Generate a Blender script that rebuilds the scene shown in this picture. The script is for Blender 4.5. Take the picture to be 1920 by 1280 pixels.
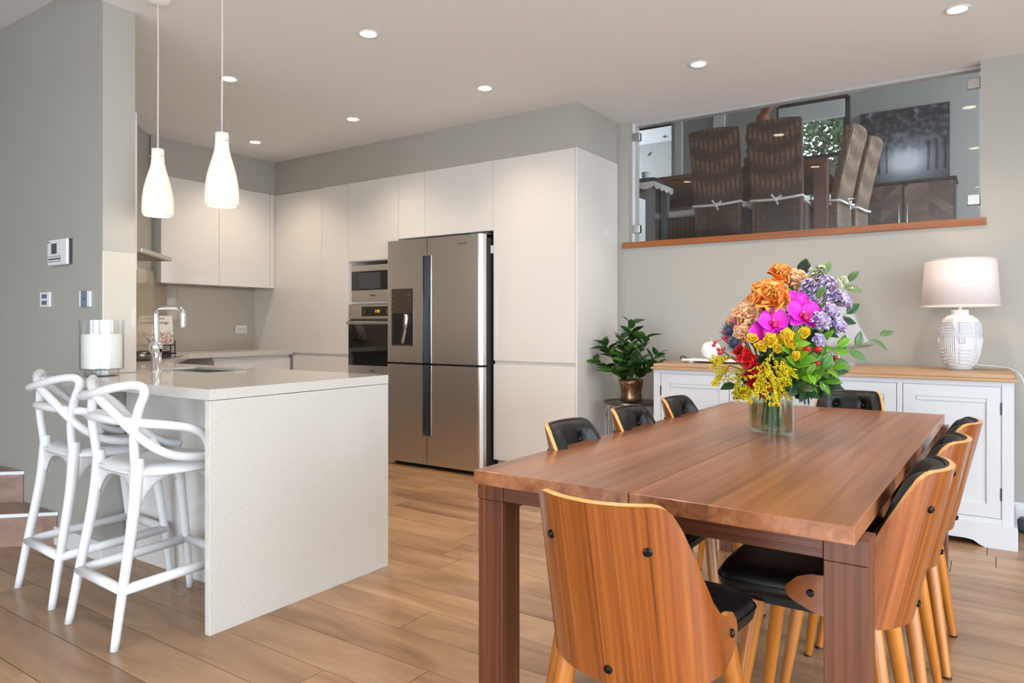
import bpy, bmesh, math, random
from mathutils import Vector, Matrix, Euler
R = math.radians
S = bpy.context.scene
for o in list(bpy.data.objects): bpy.data.objects.remove(o)
COL = S.collection
random.seed(7)
PI = math.pi

# ------------------------------------------------------------------ camera, world, light, exposure
cam_d = bpy.data.cameras.new('camera'); cam = bpy.data.objects.new('camera', cam_d); COL.objects.link(cam)
cam_d.sensor_width = 36.0; cam_d.lens = 1334.06 / 1920 * 36
cam_d.shift_y = -(640 - 608.95) / 1920
cam_d.clip_start = 0.02
cam.location = (0, 0, 1.15); cam.rotation_euler = (R(90), 0, R(34.2045))
S.camera = cam
S.view_settings.view_transform = 'Standard'; S.view_settings.look = 'None'
S.view_settings.exposure = 0.36; S.view_settings.gamma = 1.0; S.view_settings.use_curve_mapping = False
W = bpy.data.worlds.new('overcast_sky'); S.world = W; W.use_nodes = True
bg = W.node_tree.nodes['Background']; bg.inputs[0].default_value = (0.79, 0.9, 1.0, 1); bg.inputs[1].default_value = 6.5
def portal(loc, rot, sx, sy):
    l = bpy.data.lights.new('portal', 'AREA'); l.shape = 'RECTANGLE'; l.size = sx; l.size_y = sy
    l.cycles.is_portal = True
    o = bpy.data.objects.new('portal', l); COL.objects.link(o); o.location = loc; o.rotation_euler = rot
portal((-.8, -3.2, 1.1), (R(90), 0, 0), 5.2, 2.2)         # sliding doors behind the camera
portal((1.1, 6.75, 3.0), (R(90), 0, R(90)), 2.5, 2.1)           # unseen side opening added to light the upper room
portal((2.6, 0.3, 1.3), (R(90), 0, R(90)), 5.6, 2.5)       # sliding doors on the right
SPOT_W = 36.0; WARM = (1.0, 0.82, 0.63)

# ------------------------------------------------------------------ materials
MATS = {}
def lin(r, g, b):
    f = lambda c: (c/255)/12.92 if c/255 <= .04045 else (((c/255)+.055)/1.055)**2.4
    return (f(r), f(g), f(b), 1)
def newmat(name):
    m = bpy.data.materials.new(name); m.use_nodes = True; MATS[name] = m
    nt = m.node_tree; p = nt.nodes['Principled BSDF']
    return m, nt, p
def N(nt, t, **kw):
    n = nt.nodes.new(t)
    for k, v in kw.items(): setattr(n, k, v)
    return n
def pm(name, col, rough=.5, metal=0, spec=.5, coat=0, trans=0, ior=1.45, em=None, ems=0, bump=None, alpha=1, sss=0, sheen=0):
    m, nt, p = newmat(name)
    p.inputs['Base Color'].default_value = lin(*col); p.inputs['Roughness'].default_value = rough
    p.inputs['Metallic'].default_value = metal; p.inputs['Specular IOR Level'].default_value = spec
    p.inputs['Coat Weight'].default_value = coat; p.inputs['Coat Roughness'].default_value = .04
    p.inputs['Transmission Weight'].default_value = trans; p.inputs['IOR'].default_value = ior
    p.inputs['Sheen Weight'].default_value = sheen
    if sss:
        p.inputs['Subsurface Weight'].default_value = sss; p.inputs['Subsurface Radius'].default_value = (.01, .008, .006)
    if em:
        p.inputs['Emission Color'].default_value = lin(*em); p.inputs['Emission Strength'].default_value = ems
    if bump:
        sc, st = bump[:2]
        tc = N(nt, 'ShaderNodeTexCoord'); nz = N(nt, 'ShaderNodeTexNoise'); nz.inputs['Scale'].default_value = sc
        nz.inputs['Detail'].default_value = 4
        if len(bump) > 2:
            mp = N(nt, 'ShaderNodeMapping'); mp.inputs['Scale'].default_value = bump[2]
            nt.links.new(tc.outputs['Object'], mp.inputs[0]); nt.links.new(mp.outputs[0], nz.inputs['Vector'])
        else: nt.links.new(tc.outputs['Object'], nz.inputs['Vector'])
        b = N(nt, 'ShaderNodeBump'); b.inputs['Strength'].default_value = st; b.inputs['Distance'].default_value = .01
        nt.links.new(nz.outputs[0], b.inputs['Height']); nt.links.new(b.outputs[0], p.inputs['Normal'])
    return m
def ramp(nt, stops):
    r = N(nt, 'ShaderNodeValToRGB'); e = r.color_ramp.elements
    e[0].position, e[0].color = stops[0][0], lin(*stops[0][1]); e[1].position, e[1].color = stops[-1][0], lin(*stops[-1][1])
    for pos, c in stops[1:-1]:
        k = e.new(pos); k.color = lin(*c)
    return r
def spotty(name, c1, c2, scale, rough=.4, coat=0, lo=.4, hi=.6, metal=0, det=4):
    m, nt, p = newmat(name)
    tc = N(nt, 'ShaderNodeTexCoord'); nz = N(nt, 'ShaderNodeTexNoise'); nz.inputs['Scale'].default_value = scale; nz.inputs['Detail'].default_value = det
    r = ramp(nt, [(lo, c1), (hi, c2)])
    nt.links.new(tc.outputs['Object'], nz.inputs['Vector']); nt.links.new(nz.outputs[0], r.inputs[0]); nt.links.new(r.outputs[0], p.inputs['Base Color'])
    p.inputs['Roughness'].default_value = rough; p.inputs['Coat Weight'].default_value = coat; p.inputs['Metallic'].default_value = metal
    return m
def wood(name, stops, axis='X', scale=6.0, stretch=14, rough=.35, coat=0, ring=2.0, bump=.08, rnd=0.0, dist=1.2, det=6, ysc=None):
    """grain along an object axis; with rnd each object gets its own offset and tone"""
    m, nt, p = newmat(name); L = nt.links.new
    tc = N(nt, 'ShaderNodeTexCoord'); mp = N(nt, 'ShaderNodeMapping')
    sc = [stretch]*3; sc['XYZ'.index(axis)] = 1.0; sc[1] = ysc or sc[1]; mp.inputs['Scale'].default_value = [s*scale/10 for s in sc]
    L(tc.outputs['Object'], mp.inputs[0])
    vec = mp.outputs[0]
    if rnd:
        oi = N(nt, 'ShaderNodeObjectInfo'); mu = N(nt, 'ShaderNodeMath', operation='MULTIPLY'); mu.inputs[1].default_value = 137.0
        L(oi.outputs['Random'], mu.inputs[0]); ad = N(nt, 'ShaderNodeVectorMath', operation='ADD'); L(vec, ad.inputs[0]); L(mu.outputs[0], ad.inputs[1]); vec = ad.outputs[0]
    n1 = N(nt, 'ShaderNodeTexNoise'); n1.inputs['Scale'].default_value = 1.0; n1.inputs['Detail'].default_value = det; n1.inputs['Roughness'].default_value = .62
    n1.inputs['Distortion'].default_value = dist
    L(vec, n1.inputs['Vector'])
    n2 = N(nt, 'ShaderNodeTexNoise'); n2.inputs['Scale'].default_value = ring; n2.inputs['Detail'].default_value = 3
    L(vec, n2.inputs['Vector'])
    mx = N(nt, 'ShaderNodeMix'); mx.data_type = 'FLOAT'; mx.inputs[0].default_value = .4
    L(n1.outputs[0], mx.inputs[2]); L(n2.outputs[0], mx.inputs[3])
    r = ramp(nt, stops); L(mx.outputs[0], r.inputs[0]); col = r.outputs[0]
    if rnd:
        hs = N(nt, 'ShaderNodeHueSaturation'); mr = N(nt, 'ShaderNodeMapRange'); mr.inputs[3].default_value = 1-rnd; mr.inputs[4].default_value = 1+rnd*.8
        L(oi.outputs['Random'], mr.inputs[0]); L(mr.outputs[0], hs.inputs['Value']); L(col, hs.inputs['Color']); col = hs.outputs[0]
    L(col, p.inputs['Base Color']); p.inputs['Roughness'].default_value = rough; p.inputs['Coat Weight'].default_value = coat; p.inputs['Coat Roughness'].default_value = .15
    b = N(nt, 'ShaderNodeBump'); b.inputs['Strength'].default_value = bump; b.inputs['Distance'].default_value = .004
    L(n1.outputs[0], b.inputs['Height']); L(b.outputs[0], p.inputs['Normal'])
    return m
def clearglass(name, tint=(250, 252, 250), rough=0.0, ior=1.45, k=1.0):
    """thin sheet of glass: what is behind shows through, the rest mirrors"""
    m = bpy.data.materials.new(name); m.use_nodes = True; MATS[name] = m; nt = m.node_tree; nt.nodes.clear()
    out = N(nt, 'ShaderNodeOutputMaterial'); mix = N(nt, 'ShaderNodeMixShader'); tr = N(nt, 'ShaderNodeBsdfTransparent'); gl = N(nt, 'ShaderNodeBsdfGlossy'); fr = N(nt, 'ShaderNodeFresnel')
    ge = N(nt, 'ShaderNodeNewGeometry'); ma = N(nt, 'ShaderNodeMath', operation='MULTIPLY_ADD'); ma.inputs[1].default_value = 1/ior-ior; ma.inputs[2].default_value = ior
    tr.inputs[0].default_value = lin(*tint); gl.inputs['Roughness'].default_value = rough
    mu = N(nt, 'ShaderNodeMath', operation='MULTIPLY'); mu.inputs[1].default_value = k; mu.use_clamp = True
    L = nt.links.new; L(ge.outputs['Backfacing'], ma.inputs[0]); L(ma.outputs[0], fr.inputs['IOR']); L(fr.outputs[0], mu.inputs[0]); L(mu.outputs[0], mix.inputs[0]); L(tr.outputs[0], mix.inputs[1]); L(gl.outputs[0], mix.inputs[2]); L(mix.outputs[0], out.inputs[0])
    return m
def weave(name, c1, c2, sx=70, sz=26, rough=.7):
    m, nt, p = newmat(name); L = nt.links.new
    tc = N(nt, 'ShaderNodeTexCoord'); sp = N(nt, 'ShaderNodeSeparateXYZ'); L(tc.outputs['Object'], sp.inputs[0])
    w1 = N(nt, 'ShaderNodeTexWave', wave_type='BANDS', bands_direction='Z'); w1.inputs['Scale'].default_value = sx/6.3*2; w1.inputs['Distortion'].default_value = .3; w1.inputs['Detail'].default_value = 2; w1.inputs['Detail Scale'].default_value = 4
    w2 = N(nt, 'ShaderNodeTexWave', wave_type='BANDS', bands_direction='X'); w2.inputs['Scale'].default_value = sz/6.3*2; w2.inputs['Distortion'].default_value = .8
    w3 = N(nt, 'ShaderNodeTexWave', wave_type='BANDS', bands_direction='Y'); w3.inputs['Scale'].default_value = sz/6.3*2; w3.inputs['Distortion'].default_value = .8
    for w in (w1, w2, w3): L(tc.outputs['Object'], w.inputs['Vector'])
    a = N(nt, 'ShaderNodeMath', operation='MULTIPLY'); L(w2.outputs[1], a.inputs[0]); L(w3.outputs[1], a.inputs[1])
    nz = N(nt, 'ShaderNodeTexNoise'); nz.inputs['Scale'].default_value = 30; L(tc.outputs['Object'], nz.inputs['Vector'])
    b0 = N(nt, 'ShaderNodeMath', operation='MULTIPLY_ADD'); b0.inputs[1].default_value = .45; L(w1.outputs[1], b0.inputs[0]); L(a.outputs[0], b0.inputs[2])
    b1 = N(nt, 'ShaderNodeMath', operation='MULTIPLY'); L(b0.outputs[0], b1.inputs[0]); L(nz.outputs[0], b1.inputs[1])
    r = ramp(nt, [(.05, c1), (.6, c2)]); L(b1.outputs[0], r.inputs[0]); L(r.outputs[0], p.inputs['Base Color'])
    bp = N(nt, 'ShaderNodeBump'); bp.inputs['Strength'].default_value = .7; bp.inputs['Distance'].default_value = .006; L(b0.outputs[0], bp.inputs['Height']); L(bp.outputs[0], p.inputs['Normal'])
    p.inputs['Roughness'].default_value = rough
    return m

pm('wall', (174, 171, 164), .55, bump=(220, .05))
pm('wall_upper', (166, 166, 162), .6)
pm('ceiling', (238, 239, 242), .8)
pm('white_paint', (232, 232, 232), .35)
pm('gloss_white', (226, 222, 217), .12, coat=.5)
pm('kick', (190, 184, 176), .4)
spotty('stone', (196, 193, 186), (206, 203, 196), 110, .16, coat=.4, lo=.3, hi=.7)
pm('splash_glass', (178, 166, 148), .08, coat=.6)
pm('splash_tile', (206, 199, 187), .1, coat=.6)
pm('steel', (216, 211, 206), .34, metal=1, bump=(3, .03, (1, 1, 90)))
pm('steel_dark', (120, 114, 108), .3, metal=1)
pm('chrome', (225, 225, 228), .07, metal=1)
pm('satin_metal', (200, 198, 195), .28, metal=1)
pm('black_plastic', (28, 28, 30), .35)
pm('black_glass', (8, 8, 9), .05, coat=1)
pm('dark_grey', (70, 70, 74), .4)
pm('white_plastic', (238, 238, 240), .32)
pm('stool_white', (222, 222, 224), .33)
pm('lcd', (72, 80, 86), .2)
pm('grey_plastic', (120, 132, 146), .35)
pm('button_blue', (60, 84, 104), .35)
pm('orange_display', (30, 12, 0), .4, em=(255, 140, 20), ems=2.0)
pm('lamp_glow', (255, 244, 225), .5, em=(255, 232, 196), ems=9)
pm('wax', (246, 244, 238), .45, sss=.3)
pm('wick', (30, 26, 22), .9)
pm('ink', (40, 34, 36), .6)
wood('plank', [(.31, (92, 63, 42)), (.42, (142, 107, 76)), (.52, (164, 128, 94)), (.68, (186, 152, 117))], 'X', 12.0, 6, .33, .12, ring=.28, bump=.05, rnd=.13, dist=.9)
wood('stair_wood', [(.3, (120, 92, 78)), (.5, (154, 122, 104)), (.7, (176, 146, 126))], 'X', 6, 9, .35, rnd=.05)
pm('subfloor', (52, 40, 30), .8)
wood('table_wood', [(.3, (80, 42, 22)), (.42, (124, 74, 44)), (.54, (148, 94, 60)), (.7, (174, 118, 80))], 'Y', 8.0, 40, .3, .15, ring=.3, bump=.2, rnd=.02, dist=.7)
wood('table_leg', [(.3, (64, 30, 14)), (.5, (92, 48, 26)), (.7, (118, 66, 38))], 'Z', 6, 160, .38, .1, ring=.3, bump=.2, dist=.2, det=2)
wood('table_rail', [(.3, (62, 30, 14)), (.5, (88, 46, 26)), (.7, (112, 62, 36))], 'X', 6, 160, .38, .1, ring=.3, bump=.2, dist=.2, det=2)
wood('walnut', [(.3, (88, 38, 9)), (.44, (124, 62, 18)), (.54, (140, 73, 23)), (.7, (164, 94, 36))], 'Z', 5, 300, .28, .5, ring=.6, bump=.05, dist=.1, det=2, ysc=16)
pm('ply_edge', (214, 160, 92), .35, coat=.3)
wood('leg_wood', [(.3, (160, 90, 24)), (.7, (200, 126, 48))], 'Z', 6, 10, .3, .4, bump=.03)
pm('leather', (13, 13, 16), .38, spec=.45, bump=(160, .12))
pm('bolt', (24, 22, 22), .3, metal=.6)
pm('sideboard_white', (210, 212, 216), .38)
wood('sideboard_oak', [(.3, (150, 116, 84)), (.5, (182, 146, 112)), (.7, (200, 168, 136))], 'X', 6, 12, .45, bump=.06)
pm('ceramic_white', (222, 222, 226), .4)
m, nt, p = newmat('lampshade'); p.inputs['Base Color'].default_value = lin(242, 232, 230); p.inputs['Roughness'].default_value = .9
p.inputs['Transmission Weight'].default_value = 0; p.inputs['Subsurface Weight'].default_value = 0
tl = N(nt, 'ShaderNodeBsdfTranslucent'); tl.inputs[0].default_value = lin(246, 236, 226); mxs = N(nt, 'ShaderNodeMixShader'); mxs.inputs[0].default_value = .13
nt.links.new(p.outputs[0], mxs.inputs[1]); nt.links.new(tl.outputs[0], mxs.inputs[2]); nt.links.new(mxs.outputs[0], nt.nodes['Material Output'].inputs[0])
pm('lampshade_inner', (250, 240, 220), .8)
pm('pendant_glass', (226, 222, 216), .25, em=(255, 238, 212), ems=.28, coat=.3)
pm('cable_clear', (214, 210, 204), .25)
spotty('bronze', (92, 62, 44), (150, 118, 92), 14, .28, metal=.8, lo=.35, hi=.65)
pm('silver_wire', (186, 184, 180), .3, metal=1)
pm('soil', (40, 28, 20), .9)
def leafmat(name, c1, c2, rough=.35):
    m, nt, p = newmat(name); L = nt.links.new
    oi = N(nt, 'ShaderNodeObjectInfo'); r = ramp(nt, [(0, c1), (1, c2)]); L(oi.outputs['Random'], r.inputs[0]); L(r.outputs[0], p.inputs['Base Color'])
    p.inputs['Roughness'].default_value = rough; p.inputs['Coat Weight'].default_value = .15
    tl = N(nt, 'ShaderNodeBsdfTranslucent'); L(r.outputs[0], tl.inputs[0]); mx = N(nt, 'ShaderNodeMixShader'); mx.inputs[0].default_value = .22
    L(p.outputs[0], mx.inputs[1]); L(tl.outputs[0], mx.inputs[2]); L(mx.outputs[0], nt.nodes['Material Output'].inputs[0])
    return m
leafmat('leaf_plant', (26, 54, 22), (70, 116, 44)); leafmat('leaf_bright', (70, 130, 26), (128, 180, 40)); leafmat('leaf_dark', (24, 52, 30), (52, 92, 46))
leafmat('leaf_sage', (72, 108, 64), (112, 146, 82)); leafmat('tree_leaf', (60, 84, 46), (100, 124, 76), .5)
pm('stem', (84, 122, 44), .5); pm('stem_dark', (74, 70, 44), .6)
leafmat('rose_orange', (255, 140, 54), (255, 200, 96), .6); leafmat('rose_peach', (255, 180, 128), (255, 222, 180), .6); leafmat('rose_yellow', (254, 206, 10), (255, 228, 60), .6)
leafmat('lilac', (206, 180, 228), (238, 224, 246), .6); leafmat('cream_petal', (214, 222, 180), (240, 240, 226), .6)
m, nt, p = newmat('orchid'); L = nt.links.new
tc = N(nt, 'ShaderNodeTexCoord'); sp = N(nt, 'ShaderNodeSeparateXYZ'); L(tc.outputs['Generated'], sp.inputs[0])
rr = ramp(nt, [(0, (196, 8, 160)), (.9, (208, 20, 190)), (1, (240, 120, 226))]); L(sp.outputs[1], rr.inputs[0]); L(rr.outputs[0], p.inputs['Base Color']); p.inputs['Roughness'].default_value = .5
pm('orchid_lip', (190, 20, 90), .4); pm('pistil', (240, 214, 200), .5)
leafmat('petal_red', (176, 16, 24), (224, 40, 44), .5); leafmat('petal_pink', (226, 90, 150), (244, 150, 190), .5); leafmat('solidago', (196, 176, 10), (236, 206, 20), .8)
pm('thistle', (58, 72, 100), .7); pm('berry', (206, 60, 76), .3, coat=.4); pm('bud_green', (170, 190, 90), .5)
clearglass('pane_glass', (240, 240, 240), ior=1.5, k=1.15)
clearglass('window_glass', (248, 250, 250), ior=1.45)
clearglass('vase_glass', (252, 253, 252), ior=1.5, k=1.1)
clearglass('candle_glass', (252, 253, 253), ior=1.5, k=1.3)
clearglass('water', (226, 226, 200), ior=1.2, k=.6)
pm('frosted', (232, 232, 236), .35, trans=.55, ior=1.2)
pm('acrylic', (240, 240, 244), .05, trans=.8, ior=1.3)
weave('wicker', (44, 32, 24), (134, 104, 80))
weave('wicker_lit', (84, 66, 52), (176, 150, 124))  # same wicker, with daylight put into a lighter colour
pm('cushion', (214, 208, 204), .8)
pm('tape', (236, 232, 226), .8)
wood('upper_table', [(.3, (74, 44, 28)), (.5, (112, 70, 46)), (.7, (146, 98, 66))], 'X', 6, 10, .3, .3, rnd=.05)
wood('upper_table_leg', [(.3, (74, 44, 28)), (.5, (108, 66, 44)), (.7, (140, 92, 62))], 'Z', 6, 10, .35, .2)
wood('sill_wood', [(.3, (122, 64, 24)), (.5, (150, 84, 36)), (.7, (168, 100, 48))], 'X', 7, 14, .35, .3)
wood('parquet', [(.3, (74, 56, 48)), (.5, (108, 84, 74)), (.7, (140, 112, 98))], 'X', 6, 10, .45, rnd=.45)
pm('buffet_frame', (56, 46, 44), .5)
pm('brass_pale', (196, 184, 164), .3, metal=.8)
pm('driftwood', (150, 92, 66), .8, bump=(18, .5))
pm('window_frame_dark', (52, 56, 58), .4)
pm('blind', (206, 208, 204), .8)
pm('bark', (96, 84, 70), .9, bump=(20, .5))
pm('garden_wall', (222, 224, 220), .8)
pm('ground', (214, 213, 208), .9)
pm('upper_floor', (96, 74, 58), .4)
pm('console_grey', (120, 122, 124), .5)
pm('tray', (236, 236, 236), .35)

# ------------------------------------------------------------------ geometry helpers
class G:
    """collects faces; build() links them as ONE mesh object"""
    def __init__(s): s.v = []; s.f = []
    def add(s, vs, fs):
        k = len(s.v); s.v += [tuple(v) for v in vs]; s.f += [tuple(i+k for i in f) for f in fs]; return s
    def box(s, x0, x1, y0, y1, z0, z1):
        return s.add([(x0,y0,z0),(x1,y0,z0),(x1,y1,z0),(x0,y1,z0),(x0,y0,z1),(x1,y0,z1),(x1,y1,z1),(x0,y1,z1)],
                     [(0,3,2,1),(4,5,6,7),(0,1,5,4),(1,2,6,5),(2,3,7,6),(3,0,4,7)])
    def obox(s, c, ax, ay, az, hx, hy, hz):
        c = Vector(c); ax, ay, az = Vector(ax)*hx, Vector(ay)*hy, Vector(az)*hz
        vs = [c+ax*i+ay*j+az*k for k in (-1,1) for j in (-1,1) for i in (-1,1)]
        return s.add(vs, [(0,2,3,1),(4,5,7,6),(0,1,5,4),(1,3,7,5),(3,2,6,7),(2,0,4,6)])
    def prism(s, poly, z0, z1):
        n = len(poly); return s.add([(x,y,z0) for x,y in poly]+[(x,y,z1) for x,y in poly],
            [tuple(range(n-1,-1,-1)), tuple(range(n,2*n))]+[(i,(i+1)%n,n+(i+1)%n,n+i) for i in range(n)])
    def prism_y(s, poly, y0, y1):   # poly in x,z
        n = len(poly); return s.add([(x,y0,z) for x,z in poly]+[(x,y1,z) for x,z in poly],
            [tuple(range(n)), tuple(range(2*n-1,n-1,-1))]+[((i+1)%n,i,n+i,n+(i+1)%n) for i in range(n)])
    def tube(s, pts, r, n=10, caps=True, flat=None):
        pts = [Vector(p) for p in pts]; m = len(pts); rs = r if isinstance(r, (list, tuple)) else [r]*m
        t0 = (pts[1]-pts[0]).normalized(); up = Vector((0,0,1)) if abs(t0.z) < .9 else Vector((1,0,0))
        nn = t0.cross(up).normalized(); vs = []
        for i, p in enumerate(pts):
            t = (pts[min(i+1,m-1)]-pts[max(i-1,0)]).normalized()
            nn = (nn - t*nn.dot(t)).normalized(); bb = t.cross(nn)
            for k in range(n):
                a = 2*PI*k/n; fx = 1 if flat is None else flat
                vs.append(p + nn*math.cos(a)*rs[i]*fx + bb*math.sin(a)*rs[i])
        fs = [(i*n+k, i*n+(k+1)%n, (i+1)*n+(k+1)%n, (i+1)*n+k) for i in range(m-1) for k in range(n)]
        if caps: fs += [tuple(range(n-1,-1,-1)), tuple((m-1)*n+k for k in range(n))]
        return s.add(vs, fs)
    def lathe(s, prof, n=24, c=(0,0,0), ax=1, ay=1):
        vs = [(c[0]+r*ax*math.cos(2*PI*k/n), c[1]+r*ay*math.sin(2*PI*k/n), c[2]+z) for r, z in prof for k in range(n)]
        m = len(prof); fs = [(i*n+k, i*n+(k+1)%n, (i+1)*n+(k+1)%n, (i+1)*n+k) for i in range(m-1) for k in range(n)]
        if prof[0][0] > 1e-6: fs.append(tuple(range(n-1,-1,-1)))
        if prof[-1][0] > 1e-6: fs.append(tuple((m-1)*n+k for k in range(n)))
        return s.add(vs, fs)
    def ring(s, prof, n=24, c=(0,0,0)):   # closed section turned about z
        m = len(prof); vs = [(c[0]+r*math.cos(2*PI*k/n), c[1]+r*math.sin(2*PI*k/n), c[2]+z) for r, z in prof for k in range(n)]
        return s.add(vs, [(i*n+k, i*n+(k+1)%n, ((i+1)%m)*n+(k+1)%n, ((i+1)%m)*n+k) for i in range(m) for k in range(n)])
    def sph(s, c, r, n=10, m=6, sz=1):
        prof = [(r*math.sin(PI*i/m), -r*sz*math.cos(PI*i/m)) for i in range(m+1)]
        return s.lathe(prof, n, c)
    def grid(s, fn, nu, nv):
        vs = [fn(i/nu, j/nv) for j in range(nv+1) for i in range(nu+1)]
        return s.add(vs, [(j*(nu+1)+i, j*(nu+1)+i+1, (j+1)*(nu+1)+i+1, (j+1)*(nu+1)+i) for j in range(nv) for i in range(nu)])
    def sheet(s, fn, nu, nv, th):
        """closed sheet between fn(u,v) and fn pushed along its own offset; fn(u,v,d)"""
        k = len(s.v); s.grid(lambda u, v: fn(u, v, 0), nu, nv); k2 = len(s.v); nf = len(s.f)
        s.grid(lambda u, v: fn(u, v, th), nu, nv)
        s.f[nf:] = [tuple(reversed(f)) for f in s.f[nf:]]
        b = [i for i in range(nu+1)]+[j*(nu+1)+nu for j in range(1, nv+1)]+[nv*(nu+1)+i for i in range(nu-1,-1,-1)]+[j*(nu+1) for j in range(nv-1,0,-1)]
        for a, c in zip(b, b[1:]+b[:1]): s.f.append((k+c, k+a, k2+a, k2+c))
        return s
    def mesh(s, name, smooth=False):
        me = bpy.data.meshes.new(name); me.from_pydata(s.v, [], s.f); me.validate()
        bm = bmesh.new(); bm.from_mesh(me); bmesh.ops.remove_doubles(bm, verts=bm.verts, dist=1e-6); bmesh.ops.recalc_face_normals(bm, faces=bm.faces); bm.to_mesh(me); bm.free()
        if smooth: me.polygons.foreach_set('use_smooth', [True]*len(me.polygons))
        me.update(); return me
    def build(s, name, mat, parent=None, smooth=False, bevel=0, seg=2, loc=None, sub=0, auto=None):
        me = s.mesh(name, smooth); me.materials.append(MATS[mat]); return link(name, me, parent, bevel, seg, loc, sub, auto)
def link(name, me, parent=None, bevel=0, seg=2, loc=None, sub=0, auto=None):
    o = bpy.data.objects.new(name, me); COL.objects.link(o)
    if parent: o.parent = parent
    if loc: o.location = loc
    if bevel:
        b = o.modifiers.new('bevel', 'BEVEL'); b.width = bevel; b.segments = seg; b.limit_method = 'ANGLE'; b.angle_limit = R(40); b.harden_normals = False
    if sub:
        b = o.modifiers.new('sub', 'SUBSURF'); b.levels = sub; b.render_levels = sub
    if auto is not None:
        me = o.data
        me.polygons.foreach_set('use_smooth', [True]*len(me.polygons)); me.set_sharp_from_angle(angle=R(auto))
    return o
def tag(o, label=None, cat=None, group=None, kind=None):
    for k, v in (('label', label), ('category', cat), ('group', group), ('kind', kind)):
        if v: o[k] = v
    return o
def thing(name, label, cat, loc=(0,0,0), rz=0, group=None):
    o = bpy.data.objects.new(name, None); COL.objects.link(o); o.location = loc; o.rotation_euler = (0,0,rz); o.empty_display_size = .05
    return tag(o, label, cat, group)
def struct(o): o['kind'] = 'structure'; return o
def dup(root, loc=None, rz=None, label=None, group=None, parent=None):
    c = root.copy(); COL.objects.link(c)
    if parent is not None: c.parent = parent
    if loc is not None: c.location = loc
    if rz is not None: c.rotation_euler = (0,0,rz)
    if label: c['label'] = label
    if group: c['group'] = group
    for ch in list(root.children):
        dup(ch, parent=c)
    return c
def B(x0, x1, y0, y1, z0, z1): return G().box(x0, x1, y0, y1, z0, z1)
def spline(pts, n=8):
    """Catmull-Rom through the points"""
    P = [Vector(p) for p in pts]; P = [P[0]*2-P[1]]+P+[P[-1]*2-P[-2]]; out = []
    for i in range(1, len(P)-2):
        a, b, c, d = P[i-1:i+3]
        for k in range(n):
            t = k/n; out.append(.5*((2*b)+(c-a)*t+(2*a-5*b+4*c-d)*t*t+(3*b-a-3*c+d)*t**3))
    return out+[P[-2]]
def text_mesh(name, txt, size, mat, parent, loc, rot, depth=.0006):
    cu = bpy.data.curves.new(name, 'FONT'); cu.body = txt; cu.size = size; cu.extrude = depth; cu.align_x = 'CENTER'; cu.align_y = 'CENTER'
    to = bpy.data.objects.new(name+'_tmp', cu); COL.objects.link(to); dg = bpy.context.evaluated_depsgraph_get()
    me = bpy.data.meshes.new_from_object(to.evaluated_get(dg)); bpy.data.objects.remove(to)
    me.materials.clear(); me.materials.append(MATS[mat]); o = link(name, me, parent, loc=loc); o.rotation_euler = rot
    return o
def lerp_tab(tab, x):
    if x <= tab[0][0]: return tab[0][1]
    for (a, p), (b, q) in zip(tab, tab[1:]):
        if x <= b:
            t = (x-a)/(b-a); t = t*t*(3-2*t)*.35+t*.65; return p+(q-p)*t
    return tab[-1][1]

# ------------------------------------------------------------------ the setting
ZC = 2.73; ZC2 = 2.863; YW = 1.747; XP = -3.6; YF = 4.4268; YB = 5.0857; YG = 5.167; XL = -5.8; XR = -2.45; XK = -6.13
floor = struct(B(-8, 2.7, -3.3, 5.2, -.06, -.012).build('floor', 'subfloor'))
rows = range(-17, 27); plank_me = {}
for i in range(-27, 17):
    y0 = 1.99 + i*.19
    if y0 + .19 > 5.12: continue
    x = -8.0 + random.uniform(-1.6, 0)
    while x < 2.65:
        L = random.choice([1.0, 1.3, 1.6, 1.9]); a, b = max(x, -8), min(x+L, 2.65)
        if b - a > .05:
            key = round(b-a, 3)
            if key not in plank_me:
                me = B(-key/2+.0015, key/2-.0015, -.0935, .0935, -.012, 0).mesh('plank'); me.materials.append(MATS['plank']); plank_me[key] = me
            link('plank', plank_me[key], floor, loc=((a+b)/2, y0+.095, 0))
        x += L
def slab(name, mat, *boxes, bevel=0):
    g = G()
    for b in boxes: g.box(*b)
    return struct(g.build(name, mat, bevel=bevel))
# ceilings (the kitchen and dining ceiling hangs lower than the one over the stairs)
c = slab('ceiling', 'ceiling', (XP, 2.7, -3.3, 5.24, ZC, ZC+.12), (-6.3, XP, YW+.002, 5.24, ZC, ZC+.12))
slab('ceiling_stairs', 'ceiling', (-8.1, XP, -3.3, YW+.002, ZC2, ZC2+.12))
slab('wall_stair_end', 'wall', (-8.1, -8.0, -3.3, YW, 0, ZC2))
# the grey wall with its pier end
slab('wall_left', 'wall', (-8.1, XP, YW, 1.905, 0, ZC2))
slab('baseboard_left', 'white_paint', (-4.13, XP, YW-.014, YW, 0, .095), bevel=.003)
slab('baseboard_pier', 'white_paint', (XP, XP+.012, YW-.014, 1.9, 0, .095), bevel=.003)
# kitchen walls
slab('wall_kitchen', 'wall', (XK-.12, XK, 3.5, 5.2, 0, ZC))
g = G(); nx, ny = 1/math.sqrt(2), 1/math.sqrt(2)
g.prism([(-4.525, 1.9), (-6.12, 3.495), (-6.24, 3.495), (-4.645, 1.9)], 0, ZC)
struct(g.build('wall_corner', 'wall'))
slab('wall_bulkhead', 'wall', (XK, XL+.002, 3.2, 5.1, 2.4106, ZC), (XL, XR+.002, YF+.002, 5.1, 2.4106, ZC))
slab('wall_pantry', 'wall', (-6.25, -2.4, 5.09, 5.24, 0, ZC))
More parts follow.
